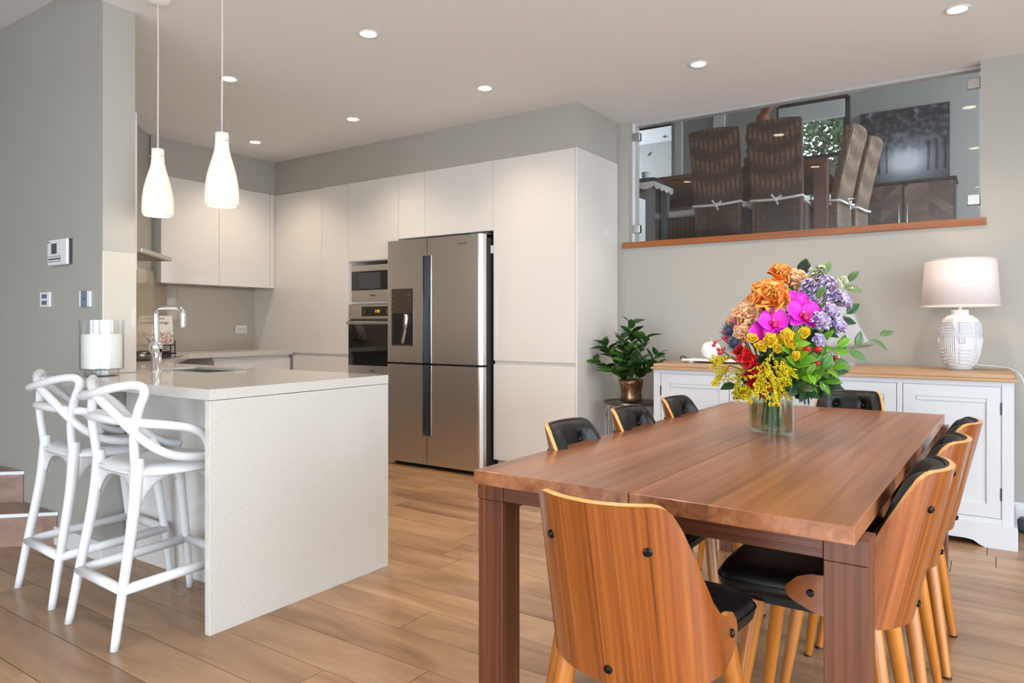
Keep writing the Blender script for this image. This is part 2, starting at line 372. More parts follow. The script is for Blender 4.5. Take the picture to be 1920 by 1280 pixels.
# dining wall with the opening to the upper room
XJ0, XJ1, ZS = -2.36, -.075, 1.745
slab('wall_back', 'wall', (-2.40, 2.7, YB, 5.245, 0, ZS), (-2.46, XJ0, YB, 5.245, ZS, ZC), (XJ1, 2.7, YB, 5.245, ZS, ZC))
slab('baseboard_back', 'white_paint', (-2.44, 2.6, YB-.015, YB, 0, .12), bevel=.004)
slab('trim_1', 'sill_wood', (XJ0-.045, XJ1+.03, YB-.022, 5.25, ZS, ZS+.045), bevel=.003)
slab('trim_2', 'white_paint', (XJ0-.002, XJ1, YG+.02, 5.25, ZC-.02, ZC-.002))
slab('trim_3', 'white_paint', (XJ0, XJ0+.018, YG-.012, 5.245, ZS+.045, ZC-.001))
# outer shell behind the camera: big sliding-door openings to the garden
slab('wall_right', 'wall', (2.6, 2.72, 3.1, 5.24, 0, ZC), (2.6, 2.72, -2.5, 3.1, 2.5, ZC), (2.6, 2.72, -3.3, -2.5, 0, ZC))
slab('wall_front', 'wall', (-8.1, -3.4, -3.32, -3.2, 0, ZC2), (-3.4, 1.8, -3.32, -3.2, 2.2, ZC2), (1.8, 2.72, -3.32, -3.2, 0, ZC))
for i, (x, y, ax) in enumerate([(-3.4,-3.26,0), (-1.7,-3.26,0), (0.1,-3.26,0), (1.8,-3.26,0)]):
    slab('door_%d' % (i+4), 'window_frame_dark', (x-.035, x+.035, y-.03, y+.03, 0, 2.2))
slab('ground', 'ground', (-40, 40, -40, -3.4, -.3, -.1), (2.8, 40, -3.4, 40, -.3, -.1))  # unseen ground, made pale to bounce daylight up to the ceiling
# stairs up to the left: winder steps with white nosing
st = thing('staircase', 'timber winder stairs with white nosings climbing beside the grey wall', 'stairs')
for k in range(4):
    xa = -4.07 - .40*k; z1 = .168*(k+1); d = 1.9
    pl = lambda a, b: [(a, YW-.004), (a-d, YW-.004-d), (b-d, YW-.004-d), (b, YW-.004)]
    G().prism(pl(xa, xa-.03), .168*k, z1-.03).build('riser', 'stair_wood', st)
    G().prism(pl(xa+.0, xa-.46), z1-.03, z1).build('tread', 'stair_wood', st)
    G().prism(pl(xa+.014, xa), z1-.014, z1+.003).build('nosing', 'white_plastic', st)

# ---------------------------------------------------------------- upper dining room behind the glass
ZU = 1.66; YU = 8.2; ZUC = 4.25
slab('floor_upper', 'upper_floor', (-6, 1.2, 5.25, 8.34, ZU-.2, ZU), (-6, -2.8, 8.34, 11.5, ZU-.2, ZU))
slab('ceiling_upper', 'ceiling', (-6, 1.2, 5.1, 8.35, ZUC, ZUC+.1), (-6, -2.7, 8.35, 11.6, ZUC, ZUC+.1))
WX0, WX1, WZ0, WZ1 = -1.985, -1.285, 2.2, 3.565; DX0, DX1, DZ = -4.0, -3.2, 3.6
slab('wall_upper_back', 'wall_upper', (-6, DX0, YU, YU+.14, ZU, ZUC), (DX0, DX1, YU, YU+.14, DZ, ZUC), (DX1, WX0, YU, YU+.14, ZU, ZUC),
     (WX0, WX1, YU, YU+.14, ZU, WZ0), (WX0, WX1, YU, YU+.14, WZ1, ZUC), (WX1, 1.2, YU, YU+.14, ZU, ZUC))
slab('wall_upper_pilaster', 'white_paint', (-2.72, -2.59, YU-.03, YU, ZU, ZUC))
slab('wall_upper_far', 'wall_upper', (-6, -2.7, 11.4, 11.5, ZU, ZUC), (-2.8, -2.7, 8.34, 11.4, ZU, ZUC))
slab('wall_upper_right', 'wall_upper', (1.1, 1.2, 5.25, 5.5, ZU, ZUC), (1.1, 1.2, 5.5, 8.0, ZU, ZU+.3), (1.1, 1.2, 5.5, 8.0, 4.0, ZUC), (1.1, 1.2, 8.0, 8.3, ZU, ZUC))  # the wide unseen opening is added to bring light into the room
slab('wall_upper_left', 'wall_upper', (-6.1, -6, 5.25, 8.6, ZU, ZUC), (-6.1, -6, 8.6, 11.5, ZU, ZU+.8))  # far part kept low, an added gap for daylight into the room beyond
slab('wall_upper_front', 'wall_upper', (-6, 2.7, 5.16, 5.26, ZC+.13, ZUC), (-6, -2.46, 5.25, 5.3, ZU, ZUC), (-.07, 1.2, 5.25, 5.3, ZU, ZUC))
d1 = struct(G().box(DX0-.09, DX0, YU-.02, YU+.14, ZU, DZ+.09).box(DX1, DX1+.10, YU-.025, YU+.14, ZU, DZ+.09).box(DX0, DX1, YU-.02, YU+.14, DZ, DZ+.09).build('door_1', 'white_paint', bevel=.006))
G().box(DX1-.05, DX1-.008, YU+.02, YU+.07, ZU, DZ).build('door_leaf_edge', 'white_paint', d1)
w2 = struct(G().box(WX0-.03, WX0+.04, YU-.01, YU+.1, WZ0, WZ1).box(WX1-.05, WX1+.02, YU-.01, YU+.1, WZ0, WZ1).box(WX0, WX1, YU-.01, YU+.1, WZ1-.05, WZ1+.03).box(WX0, WX1, YU-.01, YU+.1, WZ0, WZ0+.05)
     .build('window_2', 'window_frame_dark', bevel=.004))
for z in (2.945, 2.80): B(WX0, WX1, YU, YU+.05, z, z+.04).build('mullion', 'window_frame_dark', w2)
B(WX0+.04, WX1-.05, YU+.04, YU+.046, WZ0+.05, WZ1-.05).build('pane', 'window_glass', w2)
bl = G().box(WX0-.0, WX1-.03, YU-.045, YU-.012, WZ1-.21, WZ1-.03).build('roller_blind', 'blind', bevel=.004)
tag(bl, 'pale roller blind rolled up at the top of the upper window', 'blind')
G().tube([(WX0, YU-.035, WZ1-.21), (WX1-.03, YU-.035, WZ1-.21)], .012, 8).build('bottom_rail', 'white_paint', bl)
# window_1: frameless glass sheet with clamps
w1 = struct(B(XJ0+.025, XJ1-.008, YG-.005, YG+.005, ZS+.055, ZC-.012).build('window_1', 'pane_glass'))
for x, z in ((XJ0+.03, 2.62), (XJ0+.03, 1.9), (XJ1-.035, 2.62), (XJ1-.035, 1.91)):
    B(x-.035, x+.035, YG-.022, YG+.022, z-.032, z+.032).build('clamp', 'satin_metal', w1, bevel=.005)

# ------------------------------------------------------------------ kitchen joinery
ZT = 2.4106
def panel(name, mat, parent, x0, x1, z0, z1, y, th=.02, gap=.0015, bevel=.0015):
    return B(x0+gap, x1-gap, y, y+th, z0+gap, z1-gap).build(name, mat, parent, bevel=bevel)
def tall(name, label, x0, x1, doors, recess=None, side=False):
    t = thing(name, label, 'cabinet', ((x0+x1)/2, YF, 0)); cx = (x0+x1)/2; a, b = x0-cx, x1-cx
    g = G()
    if recess is None: g.box(a+.001, b-.001, .022, .62, .116, ZT-.001)
    else:
        z0, z1 = recess
        g.box(a+.001, b-.001, .022, .62, .116, z0); g.box(a+.001, b-.001, .022, .62, z1, ZT-.001)
        g.box(a+.001, a+.018, .022, .62, z0, z1); g.box(b-.018, b-.001, .022, .62, z0, z1); g.box(a+.018, b-.018, .60, .62, z0, z1)
    g.build('carcass', 'gloss_white', t)
    B(a+.001, b-.001, .06, .08, 0, .116).build('kickboard', 'kick', t)
    for d in doors:
        x, X_, z, Z_ = d; panel('door', 'gloss_white', t, x-cx, X_-cx, z, Z_, 0)
    return t
tall('pantry_cabinet', 'wide glossy white pantry cabinet in the kitchen corner', XK+.004, -5.126, [(XK+.004, -5.126, .885, ZT-.002), (-5.53, -5.126, .12, .862)])
tall('pantry_cabinet', 'narrow glossy white pantry cabinet left of the oven tower', -5.126, -4.774, [(-5.126, -4.774, .885, ZT), (-5.126, -4.774, .12, .862)])
tall('oven_cabinet', 'glossy white oven tower holding the microwave and oven', -4.774, -4.168, [(-4.774, -4.168, 1.712, ZT), (-4.774, -4.168, .12, .70)], recess=(.705, 1.708))
ot = [o for o in COL.objects if o.name == 'oven_cabinet'][0]
B(-.285, .285, .022, .6, 1.336, 1.356).build('shelf', 'gloss_white', ot)
t = thing('fridge_top_cabinet', 'glossy white two-door cabinet above the steel fridge', 'cabinet', (-3.675, YF, 0))
B(-.492, .492, .022, .62, 1.873, ZT-.001).build('carcass', 'gloss_white', t)
panel('door', 'gloss_white', t, -.493, -.205+.003, 1.873, ZT, 0); panel('door', 'gloss_white', t, -.202, .493, 1.873, ZT, 0)
t = tall('pantry_cabinet', 'tall glossy white pantry cabinet right of the fridge', -3.182, XR, [(-3.182, XR-.018, .875, ZT), (-3.182, XR-.018, .12, .852)])
B(.349, .366, 0, .655, 0, ZT).build('end_panel', 'gloss_white', t, bevel=.0015)
# wall cabinets on the left kitchen wall
def wallcab(name, label, y0, y1, doors):
    t = thing(name, label, 'cabinet', (XL, (y0+y1)/2, 1.506)); cy = (y0+y1)/2
    B(XK-XL+.002, -.022, y0-cy+.001, y1-cy-.001, .004, ZT-1.506-.001).build('carcass', 'gloss_white', t)
    for a, b in doors: B(-.02, 0, a-cy+.0015, b-cy-.0015, 0, ZT-1.506-.001).build('door', 'gloss_white', t, bevel=.0015)
    return t
wallcab('wall_cabinet', 'glossy white wall cabinet beside the range hood', 3.286, 3.828, [(3.286, 3.828)])
wallcab('wall_cabinet', 'glossy white wall cabinet in the corner by the pantry', 3.828, 4.4245, [(3.828, 4.37), (4.371, 4.4245)])
t = thing('wall_cabinet', 'white wall cabinet behind the grey pier, only its edge showing', 'cabinet', (-4.22, 1.905, 1.5))
B(-.40, -.02, .002, .318, 0, .91).build('carcass', 'gloss_white', t); B(-.40, -.001, .32, .338, -.02, .91).build('door', 'gloss_white', t); B(-.018, 0, .002, .34, -.02, .91).build('end_panel', 'gloss_white', t)
# splashbacks
struct(B(XK, XK+.006, 3.52, YF, .912, 1.505).build('trim_splashback', 'splash_glass'))
g = G(); g.prism([(-4.47, 1.86), (-6.12, 3.51), (-6.125, 3.516), (-6.115, 3.52), (-4.464, 1.866)], .912, 1.6); struct(g.build('trim_corner_splashback', 'splash_glass'))
struct(B(XP, XP+.007, YW-.004, 1.908, .912, 1.511).build('trim_pier_splashback', 'splash_tile', bevel=.002))
# worktops
g = G(); ZW = .911; TH = .04
SK = (-3.80, -3.27, 2.09, 2.36)  # sink hole
x0, x1, y0, y1 = SK
Yn, Yf2 = 1.545, 2.4797; XE = -2.4005
wt = G()
wt.box(-3.755, XE, Yn, YW-.002, ZW-TH, ZW).box(XP+.002, XE, YW-.002, 1.907, ZW-TH, ZW)
wt.box(x1, XE, 1.907, Yf2, ZW-TH, ZW).box(x0, x1, 1.907, y0, ZW-TH, ZW).box(x0, x1, y1, Yf2, ZW-TH, ZW).box(-4.36, x0, 1.907, Yf2, ZW-TH, ZW)
o = wt.build('peninsula_worktop', 'stone'); tag(o, 'pale speckled stone worktop of the breakfast peninsula with the sink cutout', 'worktop')
g = G(); g.prism([(-4.362, 1.91), (-4.362, Yf2), (-5.49, 3.36), (-5.53, YF-.002), (XK+.007, YF-.002), (XK+.007, 3.52), (-4.52, 1.91)], ZW-TH, ZW)
tag(g.build('corner_worktop', 'stone', bevel=.002), 'pale stone worktop running around the kitchen corner to the pantry', 'worktop')
t = thing('peninsula_cabinet', 'pale stone-clad peninsula base under the breakfast worktop', 'cabinet', (-2.9, 2.2, 0))
B(.4995-.03, .4995, Yn-2.2, Yf2-2.2, 0, ZW-TH-.003).build('end_panel', 'stone', t, bevel=.0015)
B(-.69, .468, -.345, -.325, 0, ZW-TH-.001).build('back_panel', 'gloss_white', t)
B(-.69, .468, -.325, .255, .1, .68).build('carcass', 'gloss_white', t)
for k in range(3): panel('door', 'gloss_white', t, -.69+.386*k, -.69+.386*(k+1), .1, .83, .257)
B(-.69, .468, .2, .215, 0, .1).build('kickboard', 'kick', t)
t = thing('base_cabinet', 'white base cabinet under the corner worktop by the pantry', 'cabinet', (-5.8, 3.9, 0))
B(-.32, .22, -.28, .52, .1, ZW-TH-.001).build('carcass', 'gloss_white', t)
for k in range(2): B(.221, .241, -.28+.4*k+.0015, .12+.4*k-.0015, .1, .842).build('drawer_front', 'gloss_white', t)
B(.15, .165, -.28, .52, 0, .1).build('kickboard', 'kick', t)
# sink
t = thing('sink', 'undermount stainless steel sink in the peninsula worktop', 'sink', ((x0+x1)/2, (y0+y1)/2, ZW))
hx, hy = (x1-x0)/2-.002, (y1-y0)/2-.002; g = G()
rim = [(-hx,-hy),(hx,-hy),(hx,hy),(-hx,hy)]; ins = [(a*.94, b*.9) for a, b in rim]
g.add([(a,b,-.012) for a,b in rim]+[(a,b,-.012) for a,b in rim]+[(a,b,-.19) for a,b in ins], [(4+i,4+(i+1)%4,8+(i+1)%4,8+i) for i in range(4)]+[(8,9,10,11)])
g.build('bowl', 'steel_dark', t); G().ring([(.028,-.189),(.04,-.189),(.04,-.185),(.028,-.185)], 18).build('drain', 'chrome', t)
# tap
t = thing('kitchen_tap', 'chrome square-neck kitchen tap with a ball joint by the sink', 'tap', (-3.555, 1.99, ZW))
G().lathe([(.03,0),(.03,.006),(.025,.008),(.025,.11),(.022,.112),(0,.112)], 20).build('body', 'chrome', t, smooth=True)
G().sph((.012, -.012, .125), .037, 18, 12).build('ball', 'chrome', t, smooth=True)
G().tube(spline([(0,0,.11),(0,0,.2),(0,0,.285),(.012,.002,.312),(.04,.006,.322),(.12,.02,.322),(.165,.028,.318),(.185,.031,.3),(.188,.032,.27),(.188,.032,.225)], 6), .0145, 14).build('spout', 'chrome', t, smooth=True)
G().tube([(-.01,-.01,.15),(-.03,-.02,.172),(-.045,-.028,.18)], .005, 8).build('lever', 'chrome', t)
# range hood on the corner wall: far corner near the wall cabinets
t = thing('range_hood', 'slim stainless range hood on the diagonal corner wall', 'range hood', (-5.10, 2.48, 1.625), R(-45))
B(-.35, .35, 0.004, .35, 0, .03).build('canopy', 'steel', t, bevel=.003); B(-.31, .31, .04, .31, -.004, .001).build('filter', 'steel_dark', t)
# small things on the corner worktop
t = thing('cookbook', 'white cookbook with red flower print propped on a dark stand', 'book', (-5.77, 3.26, .985), R(70))
def cover(name):
    m, nt, p = newmat(name); L = nt.links.new; tc = N(nt, 'ShaderNodeTexCoord'); sp = N(nt, 'ShaderNodeSeparateXYZ'); L(tc.outputs['Generated'], sp.inputs[0])
    nz = N(nt, 'ShaderNodeTexNoise'); nz.inputs['Scale'].default_value = 9; nz.inputs['Detail'].default_value = 5; nz.inputs['Distortion'].default_value = 1.5; L(tc.outputs['Generated'], nz.inputs['Vector'])
    mr = N(nt, 'ShaderNodeMapRange'); mr.inputs[1].default_value = .12; mr.inputs[2].default_value = .62; mr.inputs[3].default_value = .16; mr.inputs[4].default_value = -.2; L(sp.outputs[2], mr.inputs[0])
    ad = N(nt, 'ShaderNodeMath', operation='ADD'); L(nz.outputs[0], ad.inputs[0]); L(mr.outputs[0], ad.inputs[1])
    r = ramp(nt, [(.5, (232, 226, 216)), (.56, (150, 70, 70)), (.6, (60, 56, 60)), (.66, (224, 200, 186))]); L(ad.outputs[0], r.inputs[0]); L(r.outputs[0], p.inputs['Base Color']); p.inputs['Roughness'].default_value = .4
cover('book_cover')
bk = B(-.105, .105, -.012, .012, 0, .25).build('book_block', 'book_cover', t); bk.rotation_euler = (R(-18), 0, 0)
text_mesh('cover_title', 'Gatherings', .034, 'ink', bk, (.0, -.0135, .19), (R(90), 0, 0))
text_mesh('cover_caption', 'SEASONAL', .02, 'ink', bk, (.0, -.0135, .225), (R(90), 0, 0))
sd = thing('book_stand', 'dark wire stand holding the cookbook on the corner worktop', 'stand', (-5.77, 3.26, ZW), R(70))
G().tube([(-.11,-.03,0),(-.11,-.03,.075),(-.11,-.022,.11)], .005, 6).tube([(.11,-.03,0),(.11,-.03,.075),(.11,-.022,.11)], .005, 6).tube([(-.11,-.03,.07),(.11,-.03,.07)], .005, 6).tube([(-.11,-.03,.07),(-.1,.1,.07),(-.1,.1,.0)], .005, 6).tube([(.11,-.03,.07),(.1,.1,.07),(.1,.1,.0)], .005, 6).tube([(-.1,.1,.07),(.1,.1,.07)], .005, 6).build('frame', 'black_plastic', sd)
t = thing('cooktop', 'black glass cooktop set in the diagonal corner worktop', 'cooktop', (-5.02, 2.71, ZW), R(-45))
B(-.3, .3, -.2, .2, 0, .008).build('glass_top', 'black_glass', t, bevel=.002)
for sx in (-.15, .15):
    for sy in (-.095, .095): G().ring([(.05,.008),(.056,.008),(.056,.026),(.05,.026)], 16, (sx,sy,0)).tube([(sx-.09,sy,.03),(sx+.09,sy,.03)], .006, 6).tube([(sx,sy-.09,.03),(sx,sy+.09,.03)], .006, 6).build('burner_grate', 'black_plastic', t)
t = thing('kettle', 'small dark saucepan with wire handle half hidden behind the tap', 'pan', (-4.75, 2.55, ZW+.001))
G().lathe([(.07,0),(.085,.01),(.088,.06),(.084,.062),(.08,.012),(0,.012)], 20).build('pan_body', 'steel_dark', t, smooth=True); G().tube([(.085,0,.05),(.25,.06,.06)], .008, 8).build('pan_handle', 'black_plastic', t)
# fridge
t = thing('fridge', 'four-door stainless fridge with water dispenser and black recessed handles', 'fridge', (-3.75, 4.31, 0))
fx0, fx1, FZ = -.434, .452, 1.842
B(fx0+.024, .556, .06, .72, .04, 1.815).build('cabinet_body', 'black_plastic', t, bevel=.004)
B(fx0+.02, .54, .08, .6, .0, .04).build('foot_base', 'black_plastic', t)
def fdoor(x0_, x1_, z0_, z1_, r):  # door with a rounded outer edge
    g = G()
    if r > 0: pl = [(x0_, 0)] + [(x1_-.05+.05*math.sin(a), .05*1-.05*math.cos(a)) for a in [i*PI/2/8 for i in range(9)]] + [(x1_, .058), (x0_, .058)]
    else: pl = [(x0_+.01-.01*math.sin(a), .01-.01*math.cos(a)) for a in [i*PI/2/5 for i in range(5,-1,-1)]] + [(x1_, 0), (x1_, .058), (x0_, .058)]
    return g.prism(pl, z0_, z1_)
XM = 0.002; HL, HR = -.052, .052
dl = {}
for nm, a, b, z0_, z1_, r in (('a', fx0, -.047, .845, FZ, 0), ('b', .047, .548, .845, FZ, 1), ('c', fx0, -.047, .035, .828, 0), ('d', .047, .548, .035, .828, 1)):
    o = fdoor(a, b, z0_, z1_, r).build('door', 'steel', t, auto=30); dl[nm] = o
    # strip of door beyond the end of the handle recess, meeting at the centre line
    if nm in 'ab': q = (1.705, FZ)
    else: q = (.035, .262)
    s_ = B(-.0465, -.003, 0, .058, *q) if nm in 'ac' else B(.003, .0465, 0, .058, *q)
    s_.build('door_strip', 'steel', o)
for z0_, z1_ in ((.845, 1.705), (.262, .828)):
    B(-.047, .047, .035, .058, z0_, z1_).build('handle_recess', 'black_plastic', t)
    for sx in (-1, 1):
        B(min(sx*.047,sx*.041), max(sx*.047,sx*.041), -.004, .036, z0_, z1_).build('handle_edge', 'chrome', t, bevel=.001)
    B(-.047, .047, -.004, .036, *((z1_-.004, z1_) if z0_ > .5 else (z0_, z0_+.004))).build('handle_edge', 'chrome', t)
G().tube(spline([(.018,.02,.85),(.018,.02,1.25),(.03,.012,1.34),(.016,.012,1.42),(.016,.012,1.70)], 5), .009, 8).build('handle_grip', 'dark_grey', t, smooth=True)
dp = B(-.383, -.142, -.004, .002, .98, 1.447).build('water_dispenser', 'steel_dark', dl['a'], bevel=.002)
B(-.372, -.153, -.0055, -.004, .99, 1.245).build('niche_edge', 'black_plastic', dl['a'])
G().add([(-.365,-.006,.995),(-.16,-.006,.995),(-.16,-.006,1.24),(-.365,-.006,1.24),(-.33,.03,1.0),(-.19,.03,1.0),(-.19,.03,1.23),(-.33,.03,1.23)], [(0,1,5,4),(1,2,6,5),(2,3,7,6),(3,0,4,7),(4,5,6,7)]).build('niche', 'dark_grey', dl['a'])
G().tube(spline([(-.21,-.012,1.235),(-.21,-.016,1.17),(-.225,-.012,1.09),(-.25,-.012,1.0)], 5), [.02]*8+[.015]*8, 10).build('paddle', 'satin_metal', dl['a'], smooth=True)
B(-.26, -.2, -.02, -.006, 1.215, 1.242).build('nozzle', 'black_plastic', dl['a'])
for k in range(3):
    B(-.365, -.35, -.0055, -.004, 1.30+k*.045, 1.305+k*.045).build('control_mark', 'satin_metal', dl['a']); B(-.2, -.185, -.0055, -.004, 1.30+k*.045, 1.305+k*.045).build('control_mark', 'satin_metal', dl['a'])
text_mesh('logo', 'SAMSUNG', .021, 'dark_grey', dl['b'], (.36, -.001, 1.775), (R(90), 0, 0))
B(.42, .55, .02, .12, FZ, FZ+.012).build('hinge_cover', 'dark_grey', t); B(.5565, .558, .1, .16, 1.70, 1.76).build('rating_sticker', 'white_plastic', t)
# microwave and oven
t = thing('microwave', 'compact stainless microwave built in above the oven', 'microwave', (-4.471, YF+.004, 1.357))
B(-.27, .27, .012, .35, .0, .315).build('case', 'steel', t)
B(-.265, .265, 0, .012, 0, .095).build('lower_panel', 'steel', t, bevel=.001); B(-.265, .265, -.001, .012, .097, .262).build('door_glass', 'black_glass', t, bevel=.001); B(-.265, .265, 0, .012, .264, .315).build('top_panel', 'steel', t, bevel=.001)
B(-.17, .09, -.0025, -.001, .11, .25).build('viewing_window', 'dark_grey', t); text_mesh('badge', 'Miele', .026, 'ink', t, (0, -.001, .05), (R(90), 0, 0))
t = thing('wall_oven', 'black glass oven with stainless trim below the microwave', 'oven', (-4.471, YF-.004, .70))
B(-.28, .28, .012, .5, .005, .63).build('case', 'steel_dark', t)
B(-.293, .293, 0, .012, .0, .095).build('lower_panel', 'steel', t, bevel=.001); B(-.293, .293, -.002, .012, .097, .49).build('door_glass', 'black_glass', t, bevel=.001); B(-.293, .293, 0, .012, .505, .63).build('control_panel', 'steel', t, bevel=.001)
B(-.28, .285, -.045, -.025, .455, .482).build('handle', 'satin_metal', t, bevel=.006)
for x in (-.24, .24): B(x-.012, x+.012, -.03, 0, .46, .478).build('handle_post', 'satin_metal', t)
B(-.13, .29, -.0015, 0, .525, .61).build('display_glass', 'black_glass', t); text_mesh('clock_digits', '1:58', .034, 'orange_display', t, (.06, -.002, .568), (R(90), 0, 0))
for x in (-.08, .19): G().lathe([(.022,0),(.02,.014),(0,.014)], 16).build('knob', 'steel_dark', t, loc=(x, -.0015, .567)).rotation_euler = (R(90), 0, 0)
text_mesh('badge', 'Miele', .026, 'ink', t, (0, -.001, .05), (R(90), 0, 0))
# power points and switches
def plate(name, label, loc, rot, w, h, kind):
    t = thing(name, label, 'power point' if kind == 'gpo' else 'switch', loc); t.rotation_euler = rot
    B(-w/2, w/2, -.011, 0, -h/2, h/2).build('plate', 'white_plastic', t, bevel=.002)
    if kind == 'gpo':
        for sx in (-1, 1):
            G().ring([(.019,-.0005),(.021,-.0005),(.021,.0015),(.019,.0015)], 16).build('socket_ring', 'dark_grey', t, loc=(sx*.026, -.0115, -.006)).rotation_euler = (R(90), 0, 0)
            for a, x, z in ((25, -.007, .003), (-25, .007, .003), (0, 0, -.009)):
                o = B(-.0012, .0012, -.0122, -.0105, -.0045, .0045).build('pin_slot', 'ink', t, loc=(sx*.026+x, 0, -.006+z)); o.rotation_euler = (0, R(a), 0)
            B(-.006, .006, -.014, -.011, -.009, .009).build('rocker', 'white_plastic', t, loc=(sx*.012, 0, .024), bevel=.001)
    elif kind == 'six':
        for i in range(3):
            for j in range(2): B(-.007, .007, -.0135, -.011, -.011, .011).build('button', 'button_blue', t, loc=(-.02+.02*i, 0, -.017+.034*j), bevel=.002)
    else:
        B(-.03, .03, -.013, -.011, -.04, .04).build('rocker', 'grey_plastic', t, bevel=.002); B(-.004, .004, -.0142, -.013, -.004, .004).build('indicator', 'ink', t)
    return t
plate('power_point', 'white double power point on the kitchen splashback near the pantry', (XK+.007, 4.275, 1.108), (0, 0, R(90)), .125, .075, 'gpo')
plate('power_point', 'white power point half hidden behind the propped cookbook', (-5.93, 3.31, 1.10), (0, 0, R(45)), .115, .075, 'gpo')
plate('power_point', 'white double power point under the breakfast worktop behind the stools', (XP+.001, 1.83, .69), (0, 0, R(90)), .125, .075, 'gpo')
plate('light_switch', 'white switch plate with six small blue-grey buttons on the grey wall', (-4.195, YW, 1.285), (0, 0, 0), .11, .078, 'six')
plate('light_switch', 'white switch plate with one large grey rocker on the grey wall', (-3.762, YW, 1.28), (0, 0, 0), .11, .078, 'rock')
t = thing('thermostat', 'white air-conditioning controller with grey screen on the grey wall', 'thermostat', (-4.02, YW, 1.527))
B(-.10, .113, -.010, 0, -.062, .066).build('backplate', 'dark_grey', t); B(-.11, .108, -.026, -.010, -.068, .068).build('case', 'white_plastic', t, bevel=.008)
B(-.058, .0, -.0272, -.026, -.008, .046).build('screen', 'lcd', t); B(-.095, .04, -.0272, -.026, -.05, -.02).build('keypad', 'dark_grey', t)
for i in range(6):
    for j in range(2): B(-.008, .008, -.029, -.0272, -.004, .004).build('key', 'white_plastic', t, loc=(-.082+.022*i, 0, -.043+.016*j))
text_mesh('maker_mark', 'iZone', .012, 'ink', t, (-.088, -.0265, .055), (R(90), 0, 0))
# candle in a footed glass
t = thing('glass_hurricane', 'clear footed glass cylinder holding a thick white candle', 'candle holder', (-3.475, 1.683, ZW))
def cyl_shell(r, z0, z1, th=.004): return G().ring([(r-th, z0), (r, z0), (r, z1), (r-th, z1)], 32)
G().ring([(.001,.03),(.09,.03),(.094,.034),(.094,.262),(.0905,.262),(.0905,.036),(.001,.036)], 36).build('cylinder', 'candle_glass', t, smooth=True, auto=40)
G().ring([(.001,.0),(.072,.0),(.074,.004),(.074,.03),(.07,.03),(.07,.006),(.001,.006)], 36).build('foot', 'candle_glass', t, auto=40)
t = thing('pillar_candle', 'thick white pillar candle inside the glass cylinder on the worktop', 'candle', (-3.475, 1.683, ZW+.037))
G().lathe([(.0,0),(.083,0),(.085,.003),(.085,.155),(.08,.16),(.03,.157),(0,.157)], 32).build('wax_body', 'wax', t, auto=40); G().tube([(0,0,.157),(.002,0,.168)], .0015, 6).build('wick', 'wick', t)

# ------------------------------------------------------------------ lights
def downlight(x, y, label):
    t = thing('downlight', label, 'downlight', (x, y, ZC), 0, 'recessed ceiling downlights')
    G().ring([(.042,-.001),(.058,-.001),(.057,-.006),(.043,-.004)], 28).build('trim_ring', 'white_plastic', t, smooth=True)
    G().lathe([(0,-.003),(.042,-.003),(.042,-.001),(0,-.001)], 24).build('lamp_face', 'lamp_glow', t)
    l = bpy.data.lights.new('downlight_beam', 'SPOT'); l.energy = SPOT_W; l.color = WARM; l.spot_size = R(125); l.spot_blend = .8; l.shadow_soft_size = .04
    o = bpy.data.objects.new('downlight_beam', l); COL.objects.link(o); o.parent = t; o.location = (0, 0, -.012)
for x, y, lab in ((-2.815, 2.755, 'recessed downlight at the top between the pendants and the fridge'), (-4.07, 2.757, 'recessed downlight beside the right pendant cord'), (-2.82, 3.825, 'recessed downlight in front of the tall right pantry'),
                  (-4.08, 3.83, 'recessed downlight in front of the oven tower'), (-5.29, 3.835, 'recessed downlight in the kitchen corner'), (-1.488, 4.2, 'recessed downlight left of the glass panel, over the sideboard'),
                  (-.157, 4.2, 'recessed downlight at the top right corner of the ceiling'), (-1.49, 2.76, 'recessed downlight over the dining table left half'), (-.155, 2.76, 'recessed downlight over the dining table right side'),
                  (-1.49, .6, 'recessed downlight near the camera, left'), (-.155, .6, 'recessed downlight near the camera, right')):
    downlight(x, y, lab)
def pendant(x, y, z0, label):
    t = thing('pendant_lamp', label, 'pendant lamp', (x, y, z0), 0, 'glass bottle pendants over the peninsula')
    h = .325; prof = [(.064,0),(.071,.012),(.072,.04),(.070,.09),(.062,.14),(.050,.185),(.038,.225),(.031,.255),(.0285,.285),(.0285,h)]
    inn = [(r-.005, z) for r, z in prof]
    G().ring(prof+inn[::-1], 28).build('glass_shade', 'pendant_glass', t, smooth=True)
    G().lathe([(0,.21),(.018,.215),(.018,.3),(0,.3)], 14).build('lamp_holder', 'satin_metal', t)
    G().tube([(0,0,.3),(0,0,.39)], .006, 8).build('stem', 'satin_metal', t)
    G().tube([(0,0,.39),(.002,0,.6),(0,.002,.8),(0,0,ZC-z0-.02)], .0035, 8).build('cord', 'cable_clear', t)
    for a in range(3): G().tube([(.026*math.cos(a*2.1),.026*math.sin(a*2.1),.288),(.041*math.cos(a*2.1),.041*math.sin(a*2.1),.288)], .003, 6).build('fixing_pin', 'satin_metal', t)
    G().lathe([(0,-.02),(.03,-.02),(.055,-.008),(.056,0),(0,0)], 24, (0,0,ZC-z0)).build('ceiling_rose', 'white_plastic', t, auto=40)
    G().sph((0,0,.13), .025, 12, 8).build('bulb', 'lamp_glow', t, smooth=True)
    l = bpy.data.lights.new('pendant_bulb', 'POINT'); l.energy = .5; l.color = (1, .82, .6); l.shadow_soft_size = .03
    o = bpy.data.objects.new('pendant_bulb', l); COL.objects.link(o); o.parent = t; o.location = (0,0,-.01)
pendant(-3.376, 1.897, 1.68, 'left white glass pendant lamp, hanging beside the grey pier')
pendant(-2.854, 1.897, 1.679, 'right white glass pendant lamp, hanging in front of the wall cabinets')

